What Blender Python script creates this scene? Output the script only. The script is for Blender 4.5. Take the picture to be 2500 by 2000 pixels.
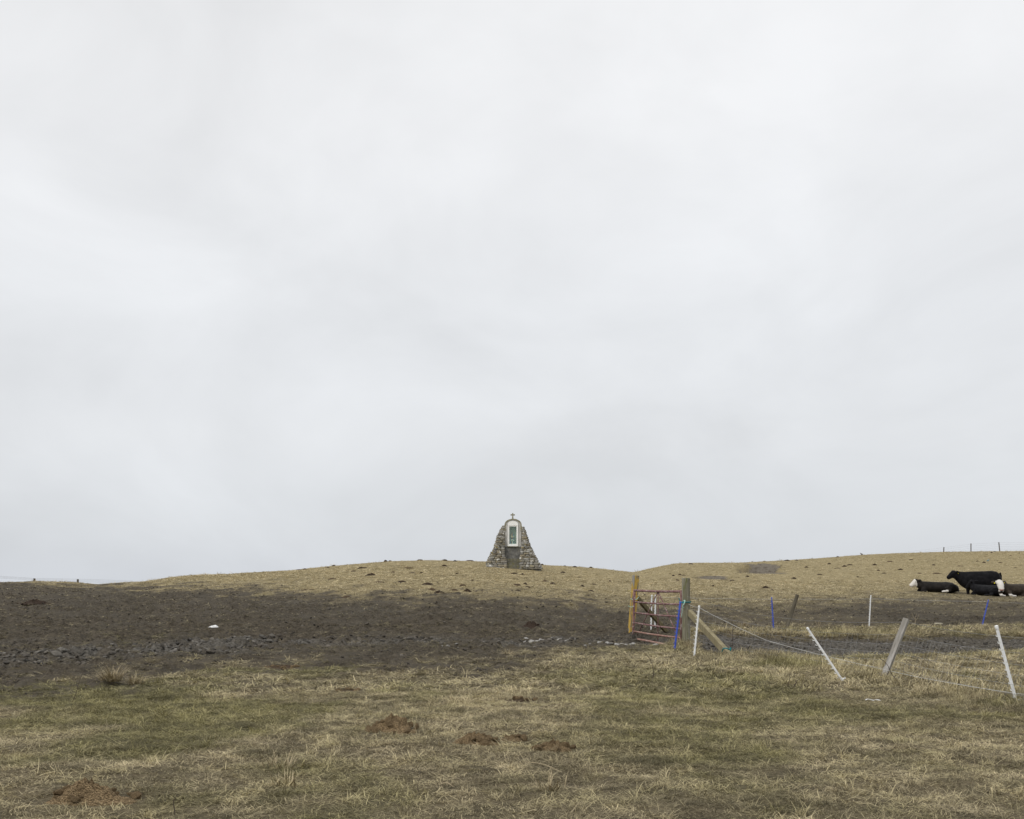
import bpy, bmesh, math, random
import numpy as np
from mathutils import Vector, Matrix, Euler

for o in list(bpy.data.objects): bpy.data.objects.remove(o)
SC = bpy.context.scene
COL = SC.collection
random.seed(7)
RNG = np.random.default_rng(11)

# ------------------------------------------------------------------ camera
F, HY, H = 2900.0, 1428.0, 1.4          # focal length and eye level in photo pixels, eye height in metres
cam = bpy.data.cameras.new('camera')
cam.sensor_width = 36.0
cam.lens = 36.0 * F / 2500.0
cam.shift_y = (HY - 1000.0) / 2500.0
cam.clip_start, cam.clip_end = 0.1, 20000
camo = bpy.data.objects.new('camera', cam)
camo.location = (0, 0, H)
camo.rotation_euler = (math.pi / 2, 0, 0)
COL.objects.link(camo)
SC.camera = camo

# ------------------------------------------------------------------ world: overcast sky
SUN_EL, SUN_AZ = math.radians(42), math.radians(-138)     # azimuth from +Y towards +X: the light comes from the left, a little behind
w = bpy.data.worlds.new('World'); SC.world = w; w.use_nodes = True
nt = w.node_tree; nt.nodes.clear()
def wn(t, **kw):
    n = nt.nodes.new(t)
    for k, v in kw.items(): setattr(n, k, v)
    return n
L = nt.links.new
out = wn('ShaderNodeOutputWorld')
tc = wn('ShaderNodeTexCoord')
sep = wn('ShaderNodeSeparateXYZ'); L(tc.outputs['Generated'], sep.inputs[0])
ramp = wn('ShaderNodeValToRGB')
cr = ramp.color_ramp
cr.elements[0].position = 0.0; cr.elements[0].color = (0.665, 0.695, 0.745, 1)
cr.elements[1].position = 1.0; cr.elements[1].color = (1.0, 1.0, 1.0, 1)
for p, c in ((0.045, (0.725, 0.75, 0.785)), (0.12, (0.80, 0.816, 0.84)), (0.22, (0.84, 0.856, 0.878)), (0.36, (0.885, 0.893, 0.907)), (0.5, (0.905, 0.911, 0.92))):
    e = cr.elements.new(p); e.color = (*c, 1)
L(sep.outputs['Z'], ramp.inputs[0])
# cloud patches, a little flattened
cl = wn('ShaderNodeTexNoise'); cl.inputs['Scale'].default_value = 4.2; cl.inputs['Detail'].default_value = 5; cl.inputs['Roughness'].default_value = 0.53
cl.inputs['Distortion'].default_value = 0.35
mp = wn('ShaderNodeMapping'); mp.inputs['Scale'].default_value = (1.0, 1.0, 1.6); mp.inputs['Location'].default_value = (0.35, 2.2, 0.4)
L(tc.outputs['Generated'], mp.inputs['Vector']); L(mp.outputs[0], cl.inputs['Vector'])
clr = wn('ShaderNodeMapRange'); clr.inputs['From Min'].default_value = 0.3; clr.inputs['From Max'].default_value = 0.7
clr.inputs['To Min'].default_value = 0.905; clr.inputs['To Max'].default_value = 1.06
L(cl.outputs['Fac'], clr.inputs['Value'])
mul = wn('ShaderNodeMix', data_type='RGBA', blend_type='MULTIPLY'); mul.inputs['Factor'].default_value = 1.0
L(ramp.outputs['Color'], mul.inputs['A']); L(clr.outputs[0], mul.inputs['B'])
sky = wn('ShaderNodeTexSky', sky_type='NISHITA'); sky.sun_disc = False
sky.sun_elevation = SUN_EL; sky.sun_rotation = SUN_AZ
bg1 = wn('ShaderNodeBackground'); L(sky.outputs['Color'], bg1.inputs['Color']); bg1.inputs['Strength'].default_value = 0.09
bg2 = wn('ShaderNodeBackground'); L(mul.outputs['Result'], bg2.inputs['Color']); bg2.inputs['Strength'].default_value = 1.0
mx = wn('ShaderNodeMixShader'); mx.inputs[0].default_value = 0.95
L(bg1.outputs[0], mx.inputs[1]); L(bg2.outputs[0], mx.inputs[2]); L(mx.outputs[0], out.inputs['Surface'])

# ------------------------------------------------------------------ sun, soft behind the cloud
sd = bpy.data.lights.new('sun', 'SUN'); sd.energy = 1.45; sd.angle = math.radians(24); sd.color = (1.0, 0.965, 0.91)
so = bpy.data.objects.new('sun', sd); COL.objects.link(so)
sdir = Vector((math.sin(SUN_AZ) * math.cos(SUN_EL), math.cos(SUN_AZ) * math.cos(SUN_EL), math.sin(SUN_EL)))
so.rotation_euler = sdir.to_track_quat('Z', 'Y').to_euler()
so.location = sdir * 30

SC.view_settings.view_transform = 'Standard'
SC.view_settings.look = 'None'
SC.view_settings.exposure = 0.0
SC.view_settings.gamma = 1.0

# ------------------------------------------------------------------ noise
def _hash(ix, iy, seed):
    n = (ix.astype(np.int64) * 374761393 + iy.astype(np.int64) * 668265263 + seed * 974634777) & 0xFFFFFFFF
    n = ((n ^ (n >> 13)) * 1274126177) & 0xFFFFFFFF
    n = ((n ^ (n >> 16)) * 2246822519) & 0xFFFFFFFF
    return ((n ^ (n >> 15)) & 0xFFFFFF) / float(0xFFFFFF)
def vnoise(x, y, seed=0):
    x = np.asarray(x, float); y = np.asarray(y, float)
    ix, iy = np.floor(x), np.floor(y)
    fx, fy = x - ix, y - iy
    u, v = fx * fx * (3 - 2 * fx), fy * fy * (3 - 2 * fy)
    a = _hash(ix, iy, seed); b = _hash(ix + 1, iy, seed); c = _hash(ix, iy + 1, seed); d = _hash(ix + 1, iy + 1, seed)
    return (a * (1 - u) + b * u) * (1 - v) + (c * (1 - u) + d * u) * v
def fbm(x, y, octv=4, seed=0):
    s, a, t = 0, 0.5, 0
    for i in range(octv):
        s = s + a * vnoise(x * 2 ** i, y * 2 ** i, seed + i * 17); t += a; a *= 0.5
    return s / t
def sstep(a, b, x):
    t = np.clip((x - a) / (b - a), 0, 1); return t * t * (3 - 2 * t)

# ------------------------------------------------------------------ lie of the land
SKX = [-600, 0, 60, 130, 200, 240, 280, 350, 420, 480, 580, 650, 720, 820, 900, 950, 1040, 1140, 1190, 1322, 1400, 1480, 1545, 1560, 1600, 1650, 1700, 1800, 1900, 2000, 2100, 2180, 2300, 2400, 2500, 3100]
SKY = [1418, 1423, 1422, 1421.5, 1426, 1427, 1423.5, 1420, 1409.5, 1403.5, 1400, 1395.5, 1391, 1381, 1375, 1371, 1368, 1369.5, 1371, 1379, 1383, 1390, 1397, 1394.5, 1385, 1375.5, 1374, 1374, 1369, 1363, 1355, 1351, 1347.5, 1346, 1345.5, 1350]
DCX = [-600, 0, 240, 400, 800, 1250, 1500, 1560, 1700, 2100, 2500, 3100]
DCY = [62, 62, 63, 69, 80, 86, 92, 96, 106, 120, 130, 138]
PWX = [0, 400, 1250, 1600, 2000, 2400, 2500]
PWY = [1.0, 1.0, 1.05, 1.2, 1.42, 1.5, 1.45]
Y0 = 28.0
def zbase(X, Y):
    X = np.asarray(X, float); Y = np.asarray(Y, float)
    Ys = np.maximum(Y, 6.0)
    px = np.clip(1250 + F * X / Ys, -600, 3100)
    sky_y = np.interp(px, SKX, SKY); dc = np.interp(px, DCX, DCY); pw = np.interp(px, PWX, PWY)
    zc = H + (HY - sky_y) / F * dc
    t = np.clip((Y - Y0) / (dc - Y0), 0, 1)
    up = zc * t ** pw
    up = np.where(t < 0.12, up * sstep(0, 0.12, t) ** 0.35, up)
    over = np.clip((Y - dc) / 70.0, 0, 1)
    z = np.where(Y <= dc, up, zc + (-2.2 - zc) * sstep(0, 1, over * 0.9 + 0.1 * np.sqrt(over)))
    return z
def project(X, Y, Z):
    Ys = np.maximum(Y, 3.0)
    return 1250 + F * X / Ys, HY - F * (Z - H) / Ys
def ghit(px, py):
    """where the line of sight through a photo pixel meets the ground"""
    Y = np.arange(5.0, 160.0, 0.02)
    X = (px - 1250) / F * Y
    ray = H - (py - HY) / F * Y
    below = np.nonzero(zbase(X, Y) >= ray)[0]
    i = below[0] if len(below) else np.argmin(ray - zbase(X, Y))
    return float(X[i]), float(Y[i])
def at(px, py, Y):
    return Vector(((px - 1250) / F * Y, Y, H - (py - HY) / F * Y))

COW_DIP = (*ghit(2400, 1450), 0.2)
SCARS = []                                  # bare sandy scars on the right hill: x, y, rx, ry, depth
for (xa, xb, ya, yb, dp) in ((1806, 1908, 1377, 1400, 0.9), (1706, 1780, 1407, 1414, 0.3)):
    px = (xa + xb) / 2; y0_, y1_ = ghit(px, yb)[1], ghit(px, ya)[1]; yc_ = (y0_ + y1_) / 2
    SCARS.append(((px - 1250) / F * yc_, yc_, (xb - xa) / 2 / F * yc_, (y1_ - y0_) / 2, dp))
POSTM = at(1545, 1560, 31.3)
GPOST = at(1675, 1574, 27.8)

def fields(X, Y):
    """height and ground-cover masks at world X, Y"""
    X = np.asarray(X, float); Y = np.asarray(Y, float)
    zb = zbase(X, Y)
    px, py = project(X, Y, zb)
    front = Y > 4
    n1 = fbm(X / 2.2, Y / 4.5, 4, 3) - 0.5
    n2 = fbm(X / 0.55, Y / 0.9, 3, 29) - 0.5
    wob = n1 * 0.8 + n2 * 1.0
    top = np.interp(px, [0, 240, 400, 700, 850, 1000, 1200, 1500, 1700, 1900, 2100, 2300, 2500], [1420, 1426, 1437, 1440, 1455, 1464, 1470, 1478, 1486, 1478, 1458, 1449, 1452])
    bot = np.interp(px, [0, 250, 500, 700, 1000, 1200, 1300, 1400, 1540, 1630, 1690, 2500], [1690, 1666, 1642, 1626, 1628, 1622, 1602, 1582, 1580, 1572, 1530, 1524])
    wt = np.interp(px, [0, 600, 1200, 2500], [18, 36, 58, 46])
    wb = np.interp(px, [0, 1200, 1700, 2500], [75, 55, 12, 10])
    m = sstep(-1, 1, (py - top) / wt + wob * 1.5) * sstep(-1, 1, (bot - py) / wb + wob * 1.5)
    right = sstep(1660, 1740, px)
    m = m * (1 - right * 0.45 * sstep(-0.1, 0.15, n1 + 0.05))
    bk = 1551 + 6 * np.sin(X * 0.9) + n1 * 14
    track = right * sstep(-4, 5, py - bk) * sstep(-7, 7, 1592 - 5 * np.sin(X * 0.6) - py + n1 * 22)
    mud = np.clip(np.maximum(m, track) * front, 0, 1)
    gc = np.interp(px, [0, 250, 500, 900, 1300, 1500, 1660], [1606, 1592, 1582, 1566, 1572, 1564, 1560])
    gw = np.interp(px, [0, 250, 500, 900, 1300, 1660], [34, 30, 24, 13, 12, 10])
    grey = sstep(1.25, 0.3, np.abs(py - gc + n1 * 22) / gw) * (1 - right)
    clod = grey * sstep(-0.22, 0.12, n1) * np.interp(px, [0, 900, 1200, 1600], [1.0, 0.75, 0.4, 0.25])
    grey = np.clip(np.maximum(grey * (0.42 + n2 * 2.2 + n1), track * (0.72 + n2 * 1.2)), 0, 1) * mud
    pale = np.exp(-((px - 1540) / 55.0) ** 2 - ((py - 1569) / 9.0) ** 2) * front
    grey = np.maximum(grey, np.clip(pale * (0.9 + n2), 0, 1))
    g1 = fbm(X / 1.6 + 40, Y / 2.6, 4, 51)
    green = sstep(0.47, 0.68, g1) * np.interp(py, [1400, 1480, 1590, 1640, 1800, 2000], [0.3, 0.2, 0.6, 0.95, 0.9, 0.8]) * np.interp(px, [0, 900, 1300, 1700, 2500], [1.0, 0.85, 0.4, 0.7, 0.8])
    scar = np.zeros_like(zb)
    dz = np.zeros_like(zb)
    for (sx, sy, rx, ry, dp) in SCARS:
        tt = (Y - sy) / ry; r = (np.abs((X - sx * Y / sy) / rx) ** 2.5 + np.abs(tt * 0.92) ** 6) ** 0.4 + n2 * 0.35 + n1 * 0.4 + (fbm(X / 0.8, Y / 1.8, 3, 61) - 0.5) * 1.1 + 0.05
        s = sstep(1.06, 0.94, r); scar = np.maximum(scar, s)
        dz = dz - dp * s * np.clip((0.98 - tt) / 0.3, 0, 1) * np.clip((tt + 1) / 1.6, 0, 1) - 0.12 * s * (n2 + n1 + 0.3)
    dz = dz - COW_DIP[2] * np.exp(-(((X - COW_DIP[0]) / 1.6) ** 2 + ((Y - COW_DIP[1] - 0.3) / 0.9) ** 2))
    dz = dz + 0.15 * np.exp(-(((X - POSTM.x) / 0.55) ** 2 + ((Y - POSTM.y) / 0.5) ** 2)) - 0.15 * np.exp(-(((X - 3.35) / 0.9) ** 2 + ((Y - 29.4) / 1.3) ** 2))
    dz = dz + 0.07 * np.exp(-(((X - GPOST.x) / 0.6) ** 2 + ((Y - GPOST.y) / 0.5) ** 2))
    dz = dz - track * 0.16
    near = sstep(140, 40, Y)
    dz = dz + 0.09 * (fbm(X / 3.0, Y / 3.0, 2, 77) - 0.5) * near
    dz = dz + 0.05 * (fbm(X / 0.5, Y / 0.5, 2, 78) - 0.5) * near * sstep(110, 30, Y) * (1 - 0.4 * mud)
    cl = np.abs(fbm(X / 0.30, Y / 0.30, 3, 91) - 0.5) * 2
    dz = dz + clod * (0.26 * cl ** 1.0 - 0.03) * sstep(50, 40, Y)
    dz = dz + mud * (0.22 * (np.abs(fbm(X / 0.36, Y / 0.33, 3, 92) - 0.5) * 2) - 0.06) * sstep(75, 45, Y)
    crest = np.exp(-((Y - 62) / 9.0) ** 2) * sstep(420, 250, px) * front
    dz = dz + crest * 0.16 * (fbm(X / 1.1, Y / 1.5, 3, 15) - 0.45)
    dry = sstep(1500, 1425, py + n1 * 40)
    return dict(z=zb + dz, mud=mud, grey=grey, green=green, scar=scar, clod=clod, dry=dry, px=px, py=py, n1=n1, n2=n2, track=track)
MOLES = [(962, 1783, .25, .22), (1162, 1812, .20, .14), (1352, 1826, .17, .13), (1255, 1806, .13, .10), (215, 1952, .33, .20), (690, 1629, .40, .45), (845, 1687, .25, .22), (1298, 1530, .36, .5), (1275, 1712, .22, .2)]
MOLES = [(*ghit(p, q), a, c) for p, q, a, c in MOLES]
def mole_clear(X, Y):
    k = np.ones_like(X)
    for mx_, my_, a, c in MOLES: k = np.minimum(k, sstep(1.0, 1.4, np.hypot((X - mx_) / a, (Y - my_) / c)))
    return k
def gz(x, y):
    return float(fields(np.array([x]), np.array([y]))['z'][0])

# ------------------------------------------------------------------ material helpers
def new_mat(name, rough=0.85, spec=0.25):
    m = bpy.data.materials.new(name); m.use_nodes = True
    b = m.node_tree.nodes['Principled BSDF']
    b.inputs['Roughness'].default_value = rough
    b.inputs['Specular IOR Level'].default_value = spec
    return m, m.node_tree, b
def nd(t, typ, **kw):
    n = t.nodes.new(typ)
    for k, v in kw.items(): setattr(n, k, v)
    return n
def noise(t, scale, detail=4, rough=0.55, vec=None, dist=0.0):
    n = nd(t, 'ShaderNodeTexNoise')
    n.inputs['Scale'].default_value = scale; n.inputs['Detail'].default_value = detail
    n.inputs['Roughness'].default_value = rough; n.inputs['Distortion'].default_value = dist
    if vec is not None: t.links.new(vec, n.inputs['Vector'])
    return n.outputs['Fac']
def rmap(t, v, a, b, c=0.0, d=1.0):
    n = nd(t, 'ShaderNodeMapRange'); n.interpolation_type = 'SMOOTHSTEP'
    n.inputs['From Min'].default_value = a; n.inputs['From Max'].default_value = b
    n.inputs['To Min'].default_value = c; n.inputs['To Max'].default_value = d
    t.links.new(v, n.inputs['Value']); return n.outputs[0]
def mixc(t, f, a, b, blend='MIX'):
    n = nd(t, 'ShaderNodeMix', data_type='RGBA', blend_type=blend)
    for s, v in (('Factor', f), ('A', a), ('B', b)):
        if isinstance(v, (int, float)): n.inputs[s].default_value = v
        elif isinstance(v, tuple): n.inputs[s].default_value = (*v, 1) if len(v) == 3 else v
        else: t.links.new(v, n.inputs[s])
    return n.outputs['Result']
def mth(t, op, a, b=None):
    n = nd(t, 'ShaderNodeMath', operation=op)
    for i, v in enumerate((a, b)):
        if v is None: continue
        if isinstance(v, (int, float)): n.inputs[i].default_value = v
        else: t.links.new(v, n.inputs[i])
    return n.outputs[0]
def attr(t, name, typ='GEOMETRY'):
    n = nd(t, 'ShaderNodeAttribute', attribute_type=typ); n.attribute_name = name
    return n.outputs['Fac']
def pos(t):
    return nd(t, 'ShaderNodeNewGeometry').outputs['Position']
def objc(t, scale=None):
    o = nd(t, 'ShaderNodeTexCoord').outputs['Object']
    if scale is None: return o
    m = nd(t, 'ShaderNodeMapping'); m.inputs['Scale'].default_value = scale
    t.links.new(o, m.inputs['Vector']); return m.outputs[0]
def bump(t, b, h, strength=0.4, dist=0.02):
    n = nd(t, 'ShaderNodeBump'); n.inputs['Strength'].default_value = strength; n.inputs['Distance'].default_value = dist
    t.links.new(h, n.inputs['Height']); t.links.new(n.outputs[0], b.inputs['Normal'])

def two_tone(name, c1, c2, scale=8, lo=0.4, hi=0.6, rough=0.8, spec=0.25, stretch=None, bstr=0.25, bdist=0.01, c3=None):
    m, t, b = new_mat(name, rough, spec)
    v = objc(t, stretch)
    n = noise(t, scale, 5, 0.6, v)
    c = mixc(t, rmap(t, n, lo, hi), c1, c2)
    if c3 is not None:
        c = mixc(t, rmap(t, noise(t, scale * 2.7, 4, 0.6, v), 0.56, 0.66), c, c3)
    t.links.new(c, b.inputs['Base Color'])
    if bstr: bump(t, b, n, bstr, bdist)
    return m

# ground
def ground_mat():
    m, t, b = new_mat('ground', 0.95, 0.12)
    P = pos(t)
    big = noise(t, 0.45, 4, 0.55, P); mid = noise(t, 2.6, 5, 0.62, P); fine = noise(t, 17.0, 5, 0.7, P); vf = noise(t, 60.0, 3, 0.7, P)
    turf = mixc(t, rmap(t, mid, 0.35, 0.65), (0.09, 0.074, 0.047), (0.17, 0.139, 0.086))
    turf = mixc(t, mth(t, 'MULTIPLY', attr(t, 'green'), 0.7), turf, (0.085, 0.082, 0.034))
    dry = mixc(t, rmap(t, mid, 0.3, 0.7), (0.25, 0.203, 0.112), (0.37, 0.304, 0.168))
    dry = mixc(t, rmap(t, fine, 0.5, 0.72, 0, 0.6), dry, (0.13, 0.10, 0.058))
    dry = mixc(t, rmap(t, big, 0.56, 0.72, 0, 0.4), dry, (0.19, 0.165, 0.07))
    turf = mixc(t, rmap(t, vf, 0.56, 0.64, 0, 0.85), turf, (0.33, 0.277, 0.17))
    turf = mixc(t, rmap(t, vf, 0.44, 0.36, 0, 0.7), turf, (0.035, 0.03, 0.02))
    c = mixc(t, attr(t, 'dry'), turf, dry)
    mud = mixc(t, rmap(t, fine, 0.35, 0.65), (0.037, 0.031, 0.023), (0.100, 0.084, 0.063))
    mud = mixc(t, rmap(t, mid, 0.50, 0.68, 0, 0.65), mud, (0.122, 0.103, 0.076))
    mud = mixc(t, rmap(t, big, 0.45, 0.62, 0, 0.45), mud, (0.098, 0.087, 0.070))
    mud = mixc(t, rmap(t, noise(t, 38.0, 3, 0.7, P), 0.59, 0.66, 0, 0.75), mud, (0.185, 0.155, 0.105))
    gry = mixc(t, rmap(t, fine, 0.35, 0.68), (0.060, 0.055, 0.048), (0.18, 0.167, 0.145))
    mud = mixc(t, attr(t, 'grey'), mud, gry)
    e = mth(t, 'ADD', attr(t, 'mud'), mth(t, 'ADD', mth(t, 'MULTIPLY', mth(t, 'SUBTRACT', fine, 0.5), 1.6), mth(t, 'MULTIPLY', mth(t, 'SUBTRACT', mid, 0.5), 1.0)))
    c = mixc(t, rmap(t, e, 0.2, 0.75), c, mud)
    sand = mixc(t, rmap(t, fine, 0.35, 0.65), (0.10, 0.086, 0.067), (0.235, 0.208, 0.17))
    sand = mixc(t, rmap(t, mid, 0.5, 0.62, 0, 0.7), sand, (0.075, 0.062, 0.047))
    c = mixc(t, attr(t, 'scar'), c, sand)
    t.links.new(c, b.inputs['Base Color'])
    h = mth(t, 'ADD', mth(t, 'MULTIPLY', fine, 0.7), mth(t, 'MULTIPLY', vf, 0.3))
    bump(t, b, h, 1.0, 0.06)
    return m

# ------------------------------------------------------------------ mesh helpers
class MB:
    def __init__(s): s.v = []; s.f = []
    def add(s, verts, faces):
        k = len(s.v); s.v += [tuple(p) for p in verts]; s.f += [tuple(i + k for i in f) for f in faces]
        return s
    def loft(s, secs, n=10, up=(0, 0, 1)):
        """closed elliptical tube; secs = [(point, half width, half height), ...]"""
        up = Vector(up); P = [Vector(q[0]) for q in secs]; vs = []; fs = []
        for i, q in enumerate(secs):
            a = P[max(i - 1, 0)]; c = P[min(i + 1, len(P) - 1)]
            tg = (c - a).normalized()
            sd_ = up.cross(tg)
            if sd_.length < 1e-4: sd_ = Vector((0, 1, 0)).cross(tg)
            if sd_.length < 1e-4: sd_ = Vector((1, 0, 0))
            sd_.normalize(); u2 = tg.cross(sd_)
            for k in range(n):
                th = 2 * math.pi * k / n
                vs.append(P[i] + sd_ * (q[1] * math.cos(th)) + u2 * (q[2] * math.sin(th)))
        for i in range(len(secs) - 1):
            for k in range(n):
                k2 = (k + 1) % n
                fs.append((i * n + k, i * n + k2, (i + 1) * n + k2, (i + 1) * n + k))
        fs.append(tuple(range(n - 1, -1, -1))); fs.append(tuple((len(secs) - 1) * n + k for k in range(n)))
        return s.add(vs, fs)
    def tube(s, pts, r, n=6, up=(0, 0, 1)):
        rs = r if isinstance(r, (list, tuple)) else [r] * len(pts)
        return s.loft([(p, q, q) for p, q in zip(pts, rs)], n, up)
    def box(s, c, size, M=None):
        c = Vector(c); hx, hy, hz = size[0] / 2, size[1] / 2, size[2] / 2
        vs = []
        for z in (-hz, hz):
            for x, y in ((-hx, -hy), (hx, -hy), (hx, hy), (-hx, hy)):
                p = Vector((x, y, z))
                if M is not None: p = M @ p
                vs.append(c + p)
        return s.add(vs, [(3, 2, 1, 0), (4, 5, 6, 7), (0, 1, 5, 4), (1, 2, 6, 5), (2, 3, 7, 6), (3, 0, 4, 7)])
    def mesh(s, name, material=None, smooth=False, bevel=0.0):
        me = bpy.data.meshes.new(name); me.from_pydata(s.v, [], s.f); me.update()
        if bevel:
            bm = bmesh.new(); bm.from_mesh(me)
            bmesh.ops.bevel(bm, geom=bm.edges[:], offset=bevel, segments=2, affect='EDGES', profile=0.6)
            bm.to_mesh(me); bm.free()
        if material is not None: me.materials.append(material)
        if smooth: me.polygons.foreach_set('use_smooth', [True] * len(me.polygons))
        return me
    def build(s, name, material=None, parent=None, smooth=False, bevel=0.0):
        return link(name, s.mesh(name, material, smooth, bevel), parent)
def link(name, me, parent=None):
    o = bpy.data.objects.new(name, me); COL.objects.link(o)
    if parent is not None: o.parent = parent
    return o
def tag(o, label=None, cat=None, group=None, kind=None):
    if label: o['label'] = label
    if cat: o['category'] = cat
    if group: o['group'] = group
    if kind: o['kind'] = kind
    return o
def empty(name, loc, rz=0.0):
    o = bpy.data.objects.new(name, None); COL.objects.link(o); o.empty_display_size = 0.2
    o.location = loc; o.rotation_euler = (0, 0, rz); return o
def curve_pts(pts, k=8):
    """smooth curve through the points"""
    P = [Vector(p) for p in pts]; Q = [P[0] * 2 - P[1]] + P + [P[-1] * 2 - P[-2]]; r = []
    for i in range(1, len(Q) - 2):
        for j in range(k):
            u = j / k; a, b, c, d = Q[i - 1], Q[i], Q[i + 1], Q[i + 2]
            r.append(0.5 * ((2 * b) + (c - a) * u + (2 * a - 5 * b + 4 * c - d) * u * u + (3 * b - a - 3 * c + d) * u ** 3))
    r.append(P[-1]); return r

# ------------------------------------------------------------------ terrain, one sheet to the horizon
def terrain():
    s = np.concatenate([np.linspace(0, 0.5, 300), 0.5 + np.geomspace(0.003, 0.5, 50), 1.0 + np.geomspace(0.1, 60, 16)])
    s = np.concatenate([-s[:0:-1], s])
    ys = np.concatenate([np.linspace(-300, -20, 6), np.linspace(-12, 5.5, 16), np.arange(6.0, 20, 0.08), np.arange(20, 36, 0.055), np.geomspace(36, 140, 330), np.geomspace(143, 6000, 26)])
    S, Yg = np.meshgrid(s, ys)
    X = S * np.maximum(Yg, 7.0)
    fl = fields(X.ravel(), Yg.ravel())
    nv = X.size; nr, nc = X.shape
    co = np.stack([X.ravel(), Yg.ravel(), fl['z']], 1).astype(np.float32)
    idx = np.arange(nv).reshape(nr, nc)
    q = np.stack([idx[:-1, :-1], idx[:-1, 1:], idx[1:, 1:], idx[1:, :-1]], -1).reshape(-1, 4)
    me = bpy.data.meshes.new('ground')
    me.vertices.add(nv); me.vertices.foreach_set('co', co.ravel())
    me.loops.add(q.size); me.loops.foreach_set('vertex_index', q.ravel().astype(np.int32))
    me.polygons.add(len(q)); me.polygons.foreach_set('loop_start', np.arange(0, q.size, 4, dtype=np.int32))
    me.update(calc_edges=True)
    me.polygons.foreach_set('use_smooth', np.ones(len(q), bool))
    for k in ('mud', 'grey', 'green', 'scar', 'dry'):
        a = me.attributes.new(k, 'FLOAT', 'POINT'); a.data.foreach_set('value', fl[k].astype(np.float32))
    me.materials.append(ground_mat())
    return tag(link('ground', me), kind='structure')
terrain()

# ------------------------------------------------------------------ scattered cover (grass, straw, clods)
def blade_mesh(name, nb, lmin, lmax, wmin, wmax, rad, elev, mat, seed, curl=0.9, tmin=0.0):
    r = random.Random(seed); vs = []; fs = []; val = []
    for _ in range(nb):
        a = r.uniform(0, 2 * math.pi); d = rad * math.sqrt(r.random()); bx, by = d * math.cos(a), d * math.sin(a)
        az = r.uniform(0, 2 * math.pi); el = math.radians(r.uniform(*elev)); ln = r.uniform(lmin, lmax); wd = r.uniform(wmin, wmax)
        p = Vector((bx, by, -0.005)); k = len(vs); tone = tmin + (1 - tmin) * r.random(); c = r.uniform(0.3, curl); turn = r.uniform(-0.22, 0.22)
        ns = 3
        for i in range(ns + 1):
            dirv = Vector((math.cos(az) * math.cos(el), math.sin(az) * math.cos(el), math.sin(el)))
            sd_ = Vector((-math.sin(az), math.cos(az), r.uniform(-0.4, 0.4))).normalized()
            ww = wd * (1.0, 0.95, 0.7, 0.0)[i] / 2
            if i < ns: vs += [p - sd_ * ww, p + sd_ * ww]; val += [tone, tone]
            else: vs.append(p.copy()); val.append(tone)
            p = p + dirv * (ln / ns); el -= c * 0.55; az += turn
            if p.z < 0.004: p.z = 0.004; el = max(el, 0.0)
        fs += [(k, k + 1, k + 3, k + 2), (k + 2, k + 3, k + 5, k + 4), (k + 4, k + 5, k + 6)]
    me = bpy.data.meshes.new(name); me.from_pydata([tuple(v) for v in vs], [], fs); me.update()
    at_ = me.attributes.new('tone', 'FLOAT', 'POINT'); at_.data.foreach_set('value', val)
    me.materials.append(mat)
    return me
def grass_mat():
    m, t, b = new_mat('grass_blades', 0.75, 0.2)
    tone = attr(t, 'tone'); tint = attr(t, 'tint', 'INSTANCER'); val = attr(t, 'val', 'INSTANCER')
    straw = mixc(t, tone, (0.13, 0.108, 0.065), (0.62, 0.53, 0.338))
    olive = mixc(t, tone, (0.085, 0.081, 0.030), (0.365, 0.325, 0.162))
    c = mixc(t, tint, straw, olive)
    c = mixc(t, rmap(t, tone, 0.0, 0.16, 0.55, 0.0), c, (0.055, 0.042, 0.028))
    v3 = nd(t, 'ShaderNodeCombineXYZ')
    for i in range(3): t.links.new(val, v3.inputs[i])
    c = mixc(t, 1.0, c, v3.outputs[0], 'MULTIPLY')
    t.links.new(c, b.inputs['Base Color'])
    tr = nd(t, 'ShaderNodeBsdfTranslucent'); t.links.new(c, tr.inputs['Color'])
    ms = nd(t, 'ShaderNodeMixShader'); ms.inputs[0].default_value = 0.22
    o = t.nodes['Material Output']
    t.links.new(b.outputs[0], ms.inputs[1]); t.links.new(tr.outputs[0], ms.inputs[2]); t.links.new(ms.outputs[0], o.inputs['Surface'])
    return m
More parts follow.
